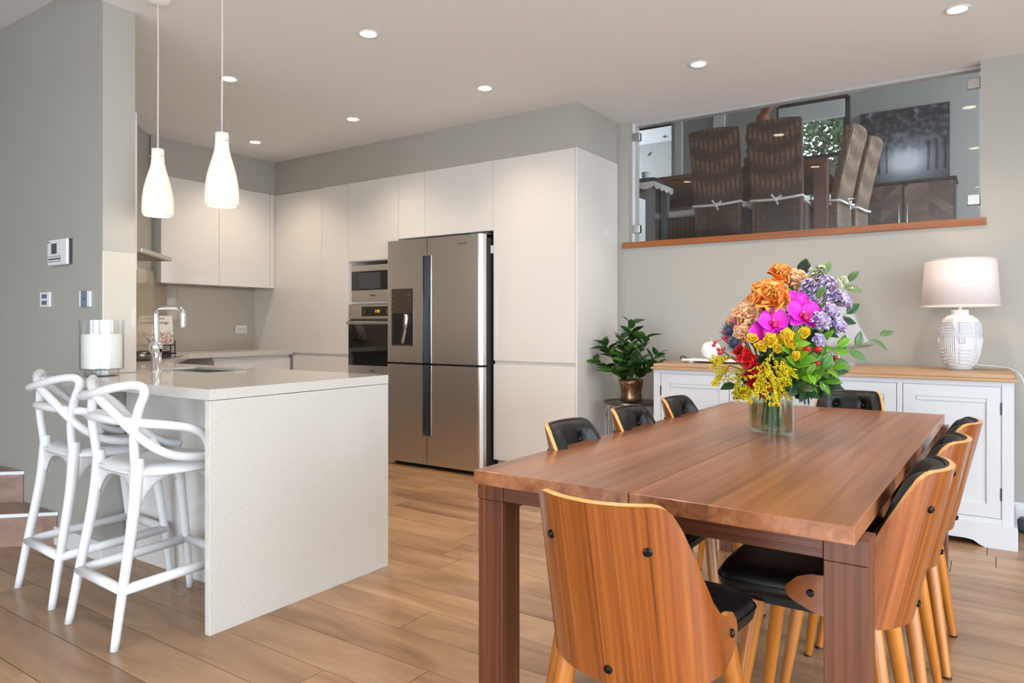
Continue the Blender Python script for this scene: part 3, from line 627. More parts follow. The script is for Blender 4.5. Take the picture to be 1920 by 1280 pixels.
# ------------------------------------------------------------------ bar stools
def make_stool():
    t = thing('bar_stool', '', 'bar stool')
    SZ = .635
    for sx, sy in ((-1,-1),(1,-1),(-1,1),(1,1)):
        if sy < 0: pts = [(sx*.192,-.262,0),(sx*.180,-.225,.22),(sx*.166,-.185,.45),(sx*.158,-.168,.60),(sx*.158,-.166,.66)]; rs = [.0145,.017,.020,.024,.022]
        else: pts = [(sx*.190,.222,0),(sx*.180,.20,.22),(sx*.168,.17,.45),(sx*.160,.15,.60)]; rs = [.0145,.017,.020,.026]
        q = spline(pts, 5); n = len(q); rr = [rs[min(int(i/5),len(rs)-1)]*(1-(i/5-int(i/5)))+rs[min(int(i/5)+1,len(rs)-1)]*(i/5-int(i/5)) for i in range(n)]
        G().tube(q, rr, 14, flat=1.0).build('leg', 'stool_white', t, smooth=True)
        G().tube([(pts[0][0],pts[0][1],0),(pts[0][0],pts[0][1],.008)], .013, 10).build('foot_cap', 'white_plastic', t)
    # foot-rest bars
    zb = .2; xb = .183; yb0, yb1 = -.228, .202
    for a, b in (((-xb,yb0,zb),(xb,yb0,zb)), ((-xb,yb1,zb+.02),(xb,yb1,zb+.02)), ((-xb,yb0,zb),(-xb,yb1,zb+.02)), ((xb,yb0,zb),(xb,yb1,zb+.02))):
        G().tube([a, b], .019, 12).build('foot_rail', 'stool_white', t, smooth=True)
    # dished seat with turned-down skirt
    def seat(u, v, d=0):
        x = (u-.5)*2; y = (v-.5)*2
        k = (abs(x)**3.2+abs(y)**3.2)**(1/3.2); m = max(abs(x), abs(y)); s_ = m/k if k > 1e-6 else 1
        X, Y = x*s_*(.215-.012*y), y*s_*.205+.015
        e = max(0, m-.72)/.28
        return (X, Y, SZ - .018*(1-m*m) + .006*(-y if y < 0 else 0) - .035*e*e - d)
    G().sheet(seat, 22, 22, .009).build('seat', 'stool_white', t, smooth=True)
    # arched skirts between the legs
    def skirt(p0, p1, out):
        p0, p1, o = Vector(p0), Vector(p1), Vector(out)
        def fn(u, v, d):
            p = p0.lerp(p1, u); drop = .03 + .105*abs(2*u-1)**3
            return p + o*(.012*(1-v)) + Vector((0,0,-drop*v)) - o*d
        return G().sheet(fn, 16, 4, .008)
    zz = SZ-.022
    for nm, a, b, o in (('b',(-.158,-.172,zz),(.158,-.172,zz),(0,-1,0)), ('f',(-.162,.16,zz),(.162,.16,zz),(0,1,0)), ('l',(-.165,-.16,zz),(-.165,.15,zz),(-1,0,0)), ('r',(.165,-.16,zz),(.165,.15,zz),(1,0,0))):
        skirt(a, b, o).build('skirt', 'stool_white', t, smooth=True)
    # three interlaced back lines
    half = [(.20,.085,SZ-.005),(.226,.075,.675),(.238,.045,.73),(.238,-.01,.762),(.232,-.08,.778),(.205,-.15,.79),(.12,-.212,.80)]
    arm = [(-x, y, z) for x, y, z in half]+[(0,-.232,.804)]+half[::-1]
    G().tube(spline(arm, 6), .0165, 12).build('arm_band', 'stool_white', t, smooth=True)
    for sx, dz in ((1, 0), (-1, .008)):
        pts = [(sx*.158,-.17,.60),(sx*.160,-.178,.68),(sx*.172,-.184,.76),(sx*.192,-.178,.84),(sx*.208,-.166,.895+dz),(sx*.200,-.168,.922+dz),(sx*.165,-.188,.930+dz),(sx*.09,-.222,.918+dz),(sx*.0,-.24,.885),(-sx*.10,-.225,.83),(-sx*.172,-.188,.762),(-sx*.205,-.13,.702),(-sx*.214,-.05,.66),(-sx*.214,.06,.642),(-sx*.208,.19,.63)] if sx < 0 else \
              [(.158,-.17,.60),(.160,-.178,.68),(.172,-.184,.76),(.192,-.178,.84),(.208,-.166,.895),(.200,-.168,.922),(.165,-.188,.930),(.09,-.226,.918),(0,-.25,.896),(-.10,-.245,.88),(-.185,-.205,.878),(-.232,-.14,.872),(-.244,-.07,.83),(-.238,0,.755),(-.224,.06,.69),(-.214,.12,.65),(-.208,.19,.63)]
        G().tube(spline(pts, 6), .0165, 12).build('back_band', 'stool_white', t, smooth=True)
    return t
s0 = make_stool(); s0.location = (-2.752, 1.56, 0); s0.rotation_euler = (0,0,R(-3))
s0['label'] = 'white plastic bar stool with interlaced back nearest the peninsula end panel'; s0['group'] = 'bar stools at the peninsula'
dup(s0, (-3.335, 1.61, 0), R(-4), 'white plastic bar stool with interlaced back nearest the stairs', 'bar stools at the peninsula')

# ------------------------------------------------------------------ dining table
TX, TY, TR = -.69, 2.639, R(-1.15); TW, TL = .481, 1.0825
t = thing('dining_table', 'long reddish-brown timber dining table with a split top', 'table', (TX, TY, 0), TR)
for a, b in ((-TW, -.0015-.012), (.0015-.012, TW)):
    G().box(a, b, -TL, TL, .712, .75).build('table_leaf', 'table_wood', t, bevel=.002)
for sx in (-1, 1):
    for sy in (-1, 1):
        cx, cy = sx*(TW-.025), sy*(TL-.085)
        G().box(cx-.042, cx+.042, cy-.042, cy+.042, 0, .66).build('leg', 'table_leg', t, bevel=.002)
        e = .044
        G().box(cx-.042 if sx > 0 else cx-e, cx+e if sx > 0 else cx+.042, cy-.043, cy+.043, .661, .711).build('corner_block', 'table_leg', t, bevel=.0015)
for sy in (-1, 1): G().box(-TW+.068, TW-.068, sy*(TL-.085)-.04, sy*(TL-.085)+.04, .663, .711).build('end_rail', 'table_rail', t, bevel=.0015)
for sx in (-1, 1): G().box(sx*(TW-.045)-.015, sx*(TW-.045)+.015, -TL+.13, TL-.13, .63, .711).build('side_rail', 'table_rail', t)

# ------------------------------------------------------------------ dining chairs
ZTOP = [(0,.82),(.52,.822),(.62,.818),(.70,.804),(.76,.78),(.84,.730),(.93,.662),(1.02,.603),(1.10,.574),(1.18,.564),(1.28,.562),(1.35,.552),(1.40,.528)]
ZBOT = [(0,.450),(.5,.454),(.9,.466),(1.1,.478),(1.28,.494),(1.36,.506),(1.40,.52)]
def shell_pt(phi, z, off=0):
    def base(phi, z):
        k = (z-.45)/.37; kk = max(k, -.3)
        Wd = .190-.030*kk; D = .165-.060*kk; yb = -.175-.085*k if k > 0 else -.175-.085*k*.6
        a = abs(phi); s_ = 1 if phi >= 0 else -1
        if a <= 1: th = a*PI/2; x = Wd*math.sin(th); y = yb + D*(1-math.cos(th))
        else: x = Wd-.05*(a-1)**2; y = yb + D + (a-1)*.30
        return Vector((s_*x, y, z))
    p = base(phi, z)
    if off:
        e = .002; du = base(phi+e, z)-base(phi-e, z); dv = base(phi, z+e)-base(phi, z-e)
        p = p + du.cross(dv).normalized()*-off   # towards the sitter
    return p
def make_chair():
    t = thing('dining_chair', '', 'chair')
    def sh(u, v, d):
        phi = (u*2-1)*1.395; a = abs(phi); zt, zb = lerp_tab(ZTOP, a), lerp_tab(ZBOT, a); return shell_pt(phi, zb+(zt-zb)*v, d)
    me = G().sheet(sh, 64, 14, .013).mesh('shell', True); me.materials.append(MATS['walnut']); me.materials.append(MATS['ply_edge'])
    nf = 64*14
    for i, pl in enumerate(me.polygons):
        c = pl.center
    me.set_sharp_from_angle(angle=R(45))
    shell = link('backrest_shell', me, t)
    for pl in me.polygons[2*nf:]: pl.material_index = 1
    BT = [(-.30,.745),(.30,.745),(-.30,.62),(.30,.62)]
    def pad(u, v, d):
        phi = (u*2-1)*.93; a = abs(phi); zt = lerp_tab(ZTOP, a)-.008; zb = .50; z = zb+(zt-zb)*v
        e = min(1, min((1-abs(2*u-1))*5, (1-v)*7+.0)); e = max(0, e); e = math.sqrt(1-(1-e)**2)
        th = .012+.030*e
        for bp, bz in BT:
            r2 = ((phi-bp)*.27)**2+(z-bz)**2; th -= .018*math.exp(-r2/.0005)*e
        for (p1, z1), (p2, z2) in ((BT[0],BT[3]),(BT[1],BT[2]),(BT[0],(-.62,.83)),(BT[1],(.62,.83)),(BT[0],(0,.835)),(BT[1],(0,.835))):
            ax, az = (p2-p1)*.27, z2-z1; L2 = ax*ax+az*az; q = max(0, min(1, ((phi-p1)*.27*ax+(z-z1)*az)/L2)); dx, dz = (phi-p1)*.27-q*ax, z-z1-q*az
            th -= .0045*math.exp(-(dx*dx+dz*dz)/.00005)*e
        return shell_pt(phi, z, .0132 if d == 0 else .0132+max(th, .002))
    pd = G().sheet(pad, 60, 34, 1).build('back_pad', 'leather', t, smooth=True)
    for bp, bz in BT:
        p = shell_pt(bp, bz, .0132+.026); G().sph(p, .0095, 10, 6).build('button', 'leather', pd, smooth=True)
    pts = [shell_pt((i/30*2-1)*.9, lerp_tab(ZTOP, abs((i/30*2-1)*.9))-.006, .016) for i in range(31)]
    G().tube(pts, .0045, 6).build('piping', 'leather', pd, smooth=True)
    # seat cushion
    def ringp(th, s_, z):
        c_, n_ = math.cos(th), math.sin(th); ex = .5
        x = abs(c_)**ex*(1 if c_ >= 0 else -1); y = abs(n_)**ex*(1 if n_ >= 0 else -1)
        bk = max(0, -y)
        return (x*(.168+.05*max(0, y)**2-.055*bk*bk)*s_, .058+y*.205*s_, z)
    g = G(); n = 40; lv = [(.6,.486),(.94,.486),(.985,.490),(1.0,.500),(.995,.514),(.96,.530),(.88,.539),(.7,.544),(.4,.545),(.1,.545)]
    vs = [ringp(2*PI*k/n, s_, z) for s_, z in lv for k in range(n)]
    g.add(vs, [(i*n+k, i*n+(k+1)%n, (i+1)*n+(k+1)%n, (i+1)*n+k) for i in range(len(lv)-1) for k in range(n)]+[tuple(range(n-1,-1,-1)), tuple((len(lv)-1)*n+k for k in range(n))])
    sc = g.build('seat_cushion', 'leather', t, smooth=True)
    G().tube([ringp(2*PI*k/n, 1.0, .512) for k in range(n+1)], .003, 6, caps=False).build('piping', 'leather', sc, smooth=True)
    G().box(-.13, .13, -.10, .19, .456, .487).build('seat_base', 'leather', t)
    for sx, sy in ((-1,-1),(1,-1),(-1,1),(1,1)):
        a = (sx*.125, .03+sy*.13-.0, .462); b = (sx*.19, .03+sy*.195, .0)
        q = [Vector(b).lerp(Vector(a), k/6) for k in range(7)]
        lg = G().tube(q, [.0125,.0145,.0165,.0185,.02,.0205,.021], 14).build('leg', 'leg_wood', t, smooth=True, auto=50)
        G().tube([Vector(b)+Vector((0,0,.0)), Vector(b)+Vector((-sx*.001,0,.008))], .0135, 10).build('foot_cap', 'black_plastic', lg)
    for ph, z in ((-.42,.735),(.42,.735),(.02,.482),(1.2,.522),(-1.2,.522)):
        p = shell_pt(ph, z, 0); q = shell_pt(ph, z, -.006); G().tube([p, p.lerp(q,.6), q], [.0088,.0088,.006], 12).build('bolt', 'bolt', shell, smooth=True, auto=40)
    return t
ch0 = make_chair()
spots = [(-.628, 1.43, 0, 'walnut-backed black chair at the near end of the table, its back to the camera'),
         (-.337, 1.955, 90, 'walnut-backed black chair nearest the camera on the right side of the table'),
         (-.315, 2.44, 90, 'middle walnut-backed black chair on the right side of the table'),
         (-.295, 2.90, 90, 'walnut-backed black chair farthest back on the right side of the table'),
         (-1.0, 2.11, -90, 'buttoned black chair nearest the camera on the left side of the table'),
         (-1.0, 2.60, -90, 'middle buttoned black chair on the left side, before the plant stand'),
         (-.99, 3.08, -90, 'buttoned black chair farthest back on the left side, before the sideboard'),
         (-.60, 3.67, 180, 'buttoned black chair at the far head of the table, behind the flowers')]
for i, (x, y, a, lab) in enumerate(spots):
    if i == 0: ch0.location = (x, y, 0); ch0.rotation_euler = (0,0,R(a)); ch0['label'] = lab; ch0['group'] = 'dining chairs around the timber table'
    else: dup(ch0, (x, y, 0), R(a), lab, 'dining chairs around the timber table')

# ------------------------------------------------------------------ sideboard
SY = 4.44
t = thing('sideboard', 'long white panelled sideboard with an oak top against the dining wall', 'sideboard', (-.9, SY, 0))
X = lambda x: x+.9
SD = .60
B(X(-1.86), X(.075), .012, SD, .1, .857).build('carcass', 'sideboard_white', t)
B(X(-1.889)+.012, X(.094)-.012, .0-.018, SD+.01, .872, .895).build('oak_top', 'sideboard_oak', t, bevel=.007, seg=3)
B(X(-1.889), X(.094), -.03, SD+.01, .858, .873).build('oak_moulding', 'sideboard_oak', t, bevel=.004)
for a, b in ((-1.88, -1.83), (.026, .078)): B(X(a), X(b), 0, .05, .1, .858).build('corner_post', 'sideboard_white', t, bevel=.002)
B(X(-1.83), X(.026), 0, .03, .832, .858).build('top_rail', 'sideboard_white', t); B(X(-1.83), X(.026), 0, .03, .118, .15).build('bottom_rail', 'sideboard_white', t)
doors = [(-1.828, -1.376, -1), (-1.342, -.93, 1), (-.908, -.452, -1), (-.422, .024, 1)]
for a, b in ((-1.374, -1.344), (-.928, -.91), (-.45, -.424)): B(X(a), X(b), 0, .03, .15, .832).build('stile', 'sideboard_white', t)
for a, b, hs in doors:
    z0, z1 = .153, .829; fw = .062; d = G()
    d.box(X(a)+.002, X(a)+fw, -.002, .02, z0, z1).box(X(b)-fw, X(b)-.002, -.002, .02, z0, z1).box(X(a)+fw, X(b)-fw, -.002, .02, z1-.062, z1).box(X(a)+fw, X(b)-fw, -.002, .02, z0, z0+.068)
    dr = d.build('door', 'sideboard_white', t)
    B(X(a)+fw, X(b)-fw, .008, .016, z0+.068, z1-.062).build('door_panel', 'sideboard_white', dr)
    B(X(a)+fw+.001, X(b)-fw-.001, .0, .008, z1-.085, z1-.0625).build('panel_bead', 'sideboard_white', dr, bevel=.006)
    hx = X(a) if hs < 0 else X(b)
    for z in (z1-.11, z0+.125): B(hx-.0035, hx+.0035, -.006, .0, z-.032, z+.032).build('hinge', 'black_plastic', dr)
# bracket plinth with scooped feet
pp = [(-.06,0)]; xa, xb = X(-1.889), X(.094)
poly = [(xa,.0),(xa+.14,0),(xa+.165,.012),(xa+.19,.03),(xa+.23,.036),(xb-.23,.036),(xb-.19,.03),(xb-.165,.012),(xb-.14,0),(xb,0),(xb,.108),(xb-.008,.12),(xa+.008,.12),(xa,.108)]
G().prism_y(poly, -.022, -.002).build('plinth', 'sideboard_white', t, bevel=.0015)
for x in (xa, xb-.02): B(x, x+.02, -.002, SD, 0, .11).build('plinth_side', 'sideboard_white', t)
# table lamp
t = thing('table_lamp', 'white carved ceramic table lamp with drum shade, lit, on the sideboard', 'lamp', (-.168, 4.79, .896))
prof = [(0,0),(.056,0),(.06,.006),(.078,.04),(.093,.09),(.103,.15),(.104,.2),(.098,.25),(.084,.285),(.06,.305),(.043,.312),(.043,.34),(.036,.34),(.034,.30),(0,.29)]
bs = G().lathe(prof, 48).build('base', 'ceramic_white', t, smooth=True, auto=60)
def rad(z):
    for (r0, z0), (r1, z1) in zip(prof[1:11], prof[2:12]):
        if z0 <= z <= z1: return r0+(r1-r0)*(z-z0)/(z1-z0)
    return .05
def ridge(pts): # angle, z pairs -> raised rib on the belly
    out = []
    for (a0, z0), (a1, z1) in zip(pts, pts[1:]):
        for k in range(8):
            q = k/8; out.append((a0+(a1-a0)*q, z0+(z1-z0)*q))
    out.append(pts[-1])
    G().tube([((rad(z)+.002)*math.cos(a), (rad(z)+.002)*math.sin(a), z) for a, z in out], .005, 6).build('carved_rib', 'ceramic_white', bs, smooth=True)
for s_ in range(4):
    a0 = -PI/2-.1+s_*PI/2
    for k in range(6): ridge([(a0-.70+.02, .03+k*.018), (a0-.08-k*.1, .03+k*.018), (a0-.08-k*.1, .182)])
    for k in range(5): ridge([(a0+.10, .04+k*.019), (a0+.70, .04+k*.019)])
    for k in range(3): ridge([(a0+.14+.12*k, .15), (a0+.14+.12*k, .185)])
    for k in range(5): ridge([(a0-.68, .212+k*.014), (a0-.05-.05*k, .212+k*.014), (a0-.05-.05*k, .212+k*.014+.02)]); ridge([(a0+.08, .212+k*.014), (a0+.72, .212+k*.014)])
for z in (.190, .202): G().ring([(rad(z)-.002, z-.003), (rad(z)+.004, z-.003), (rad(z)+.004, z+.003), (rad(z)-.002, z+.003)], 40).build('carved_band', 'ceramic_white', bs, smooth=True)
G().tube([(0,0,.33),(0,0,.39)], .009, 10).build('neck', 'white_paint', t, smooth=True)
G().lathe([(0,.375),(.018,.375),(.018,.43),(0,.43)], 14).build('lamp_holder', 'white_paint', t)
G().ring([(.192,.362),(.1935,.362),(.176,.622),(.1745,.622)], 48).build('shade', 'lampshade', t, smooth=True)
for z, r in ((.362,.1935),(.622,.176)): G().ring([(r-.003,z-.003),(r+.001,z-.003),(r+.001,z+.003),(r-.003,z+.003)], 48).build('shade_rim', 'lampshade', t, smooth=True)
for a in range(3): G().tube([(0,0,.43),(.189*math.cos(a*2.09),.189*math.sin(a*2.09),.40)], .0015, 5).build('shade_spoke', 'satin_metal', t)
G().sph((0,0,.475), .03, 12, 8).build('bulb', 'lamp_glow', t, smooth=True)
l = bpy.data.lights.new('table_lamp_bulb', 'POINT'); l.energy = 4; l.color = (1, .8, .58); l.shadow_soft_size = .035
o = bpy.data.objects.new('table_lamp_bulb', l); COL.objects.link(o); o.parent = t; o.location = (0,0,.47)
G().tube(spline([(.07,.02,.03),(.12,.05,.025),(.19,.06,.018),(.24,.03,.01),(.285,-.02,-.03),(.312,-.02,-.14),(.315,0,-.24)], 8), .0028, 7).build('cord', 'white_plastic', t, smooth=True)
B(.298, .338, -.012, .012, -.34, -.24).build('inline_switch', 'white_plastic', t, bevel=.004)
G().tube(spline([(.318,0,-.34),(.33,.02,-.6),(.35,.05,-.8),(.34,.1,-.885)], 6), .0028, 7).build('lower_cord', 'white_plastic', t, smooth=True)
t = thing('power_adapter', 'small grey power adapter on the floor at the end of the sideboard', 'adapter', (.155, 4.88, .001))
G().lathe([(0,0),(.05,0),(.055,.01),(.055,.06),(.045,.075),(0,.078)], 20).build('case', 'dark_grey', t, auto=40); B(-.02, .03, -.09, -.03, 0, .03).build('plug_block', 'white_plastic', t, bevel=.004)
# tray with round candle
t = thing('serving_tray', 'flat white tray with a black wire handle on the sideboard', 'tray', (-1.50, 4.74, .896))
B(-.26, .26, -.11, .11, .012, .024).build('tray_top', 'tray', t, bevel=.003)
for x in (-.2, .2): B(x-.015, x+.015, -.09, .09, 0, .012).build('foot', 'tray', t)
G().tube(spline([(-.26,-.05,.02),(-.285,-.05,.024),(-.295,-.03,.035),(-.295,.03,.035),(-.285,.05,.024),(-.26,.05,.02)], 5), .004, 7).build('handle', 'black_plastic', t, smooth=True)
G().tube(spline([(.26,-.05,.02),(.285,-.05,.024),(.295,-.03,.035),(.295,.03,.035),(.285,.05,.024),(.26,.05,.02)], 5), .004, 7).build('handle', 'black_plastic', t, smooth=True)
t = thing('ball_candle', 'round white ball candle on the white tray', 'candle', (-1.60, 4.76, .9205))
G().lathe([(0,0),(.03,.001),(.052,.018),(.066,.05),(.066,.066),(.056,.096),(.034,.113),(.012,.116),(0,.112)], 28).build('wax_body', 'wax', t, smooth=True); G().tube([(0,0,.11),(.004,0,.132)], .0025, 6).build('wick', 'pistil', t)
# frosted sail sculpture on acrylic block
t = thing('glass_sculpture', 'frosted white sail-shaped sculpture on a clear block behind the flowers', 'sculpture', (-.82, 4.88, .896))
B(-.12, .10, -.05, .05, 0, .022).build('block', 'acrylic', t, bevel=.003)
G().tube([(0,0,.02),(0,0,.09)], .006, 8).build('pin', 'chrome', t)
ol = spline([(-.10,0,.09),(.17,0,.12),(.165,0,.17),(.12,0,.27),(.09,0,.36),(.06,0,.46),(.01,0,.53),(-.06,0,.50),(-.11,0,.38),(-.13,0,.22),(-.10,0,.09)], 5)[:-1]
g = G(); n = len(ol); ce = Vector((0,0,.28))
def sail(p, k, s_): q = ce.lerp(p, k); return (q.x, s_*.012*(1-k*k)+.25*(q.x*q.x)-.3*q.x*(q.z-.28), q.z)
vs = [sail(p, k, 1) for k in (1,.75,.45,.15) for p in ol]+[sail(p, k, -1) for k in (.15,.45,.75,1) for p in ol]
g.add(vs, [(i*n+k, i*n+(k+1)%n, (i+1)*n+(k+1)%n, (i+1)*n+k) for i in range(7) for k in range(n) if i != 3]+[tuple(3*n+k for k in range(n)), tuple(4*n+k for k in range(n))])
g.build('sail', 'frosted', t, smooth=True)

# ------------------------------------------------------------------ leaves, plant and side table
def leaf_mesh(name, L, Wd, mat, fold=.25, curl=.2, tip=1.0, n=8):
    g = G(); vs = []
    for i in range(n+1):
        q = i/n; w = Wd/2*(math.sin(PI*q**(.85*tip)))**.8 if 0 < i < n else .0015
        z = -curl*L*q*q
        vs += [(-w, q*L, z+fold*w), (-w*.5, q*L, z+fold*w*.4), (0, q*L, z), (w*.5, q*L, z+fold*w*.4), (w, q*L, z+fold*w)]
    k = len(vs); vs += [(x, y, z-.0008) for x, y, z in vs]
    fs = []
    for i in range(n):
        for j in range(4):
            a, b = i*5+j, (i+1)*5+j
            fs += [(a, a+1, b+1, b), (k+a, k+b, k+b+1, k+a+1)]
    for i in range(n): fs += [(i*5, (i+1)*5, k+(i+1)*5, k+i*5), (i*5+4, k+i*5+4, k+(i+1)*5+4, (i+1)*5+4)]
    g.add(vs, fs); me = g.mesh(name, True); me.materials.append(MATS[mat]); return me
def aim(o, d, roll=0, up=Vector((0,0,1))):
    """turn local +Y along d, local +Z as near up as possible"""
    y = Vector(d).normalized(); x = y.cross(up)
    if x.length < 1e-4: x = Vector((1,0,0))
    x.normalize(); z = x.cross(y); m = Matrix((x, y, z)).transposed().to_4x4()
    o.rotation_euler = (m @ Matrix.Rotation(roll, 4, 'Y')).to_euler()
def rnd(a): return random.uniform(-a, a)
t = thing('side_table', 'round silver wire drum side table under the potted plant', 'side table', (-2.175, 4.72, 0))
G().lathe([(0,.585),(.19,.585),(.197,.592),(.197,.603),(.19,.6),(.185,.594),(0,.594)], 40).build('tray_top', 'steel_dark', t, smooth=True, auto=40)
G().ring([(.184,.0),(.19,.0),(.19,.01),(.184,.01)], 32).build('base_ring', 'silver_wire', t); G().ring([(.184,.575),(.19,.575),(.19,.585),(.184,.585)], 32).build('top_ring', 'silver_wire', t)
cp = lambda a, z: (.187*math.cos(a), .187*math.sin(a), z)
for k in range(12):
    a = k*PI/6; da = PI/12
    for pts in ([cp(a, 0), cp(a, .575)], [cp(a, .575), cp(a+da, .48), cp(a+2*da, .575)], [cp(a+da, .48), cp(a+da, .12)], [cp(a, 0), cp(a+da, .12), cp(a+2*da, 0)]):
        G().tube(pts, .0035, 6).build('wire', 'silver_wire', t)
t = thing('potted_plant', 'bushy green-leaved houseplant in a bronze pot on the side table', 'plant', (-2.165, 4.71, .6032))
G().lathe([(0,0),(.075,0),(.08,.004),(.078,.03),(.073,.06),(.078,.09),(.084,.13),(.09,.158),(.083,.158),(.076,.10),(.07,.03),(0,.02)], 36).build('pot', 'bronze', t, smooth=True)
G().lathe([(0,.135),(.08,.135),(.08,.13),(0,.13)], 24).build('soil', 'soil', t)
lm = [leaf_mesh('leaf', L, w, 'leaf_plant', .2, c_) for L, w, c_ in ((.10,.055,.15),(.085,.05,.05),(.115,.06,.3),(.07,.042,.1))]
random.seed(11)
stems = [((.02,-.02), (.01,-.03,.55), 0), ((-.03,0), (-.21,-.02,.41), 0), ((-.02,-.03), (-.24,-.10,.28), 0), ((0,.02), (-.10,.05,.45), 0), ((.03,.0), (.12,-.03,.45), 0), ((.04,.01), (.19,.02,.33), 0), ((.02,-.04), (.04,-.20,.30), 0), ((-.02,-.04), (-.07,-.19,.22), 0), ((.05,-.02), (.22,-.09,.27), 0), ((-.04,.02), (-.12,-.10,.34), 0), ((0,-.03), (.0,-.12,.42), 0)]
for (sx, sy), e, _ in stems:
    pts = spline([(sx, sy, .13), (sx+(e[0]-sx)*.35, sy+(e[1]-sy)*.3, .13+(e[2]-.13)*.55), e], 6); sm = G().tube(pts, [.005-.0025*i/(len(pts)-1) for i in range(len(pts))], 7).build('stem', 'stem', t, smooth=True)
    for i in range(3, len(pts)):
        for s_ in (0, 1):
            if i < len(pts)-1 and random.random() < .12: continue
            a = i*1.9+s_*PI+rnd(.5); d = (pts[i]-pts[i-1]).normalized(); o_ = Vector((math.cos(a), math.sin(a), .25+rnd(.35))) + d*.7
            lf = link('leaf', random.choice(lm), t); lf.location = pts[i]; aim(lf, o_, rnd(.7)); s = random.uniform(.85, 1.2); lf.scale = (s, s, s)

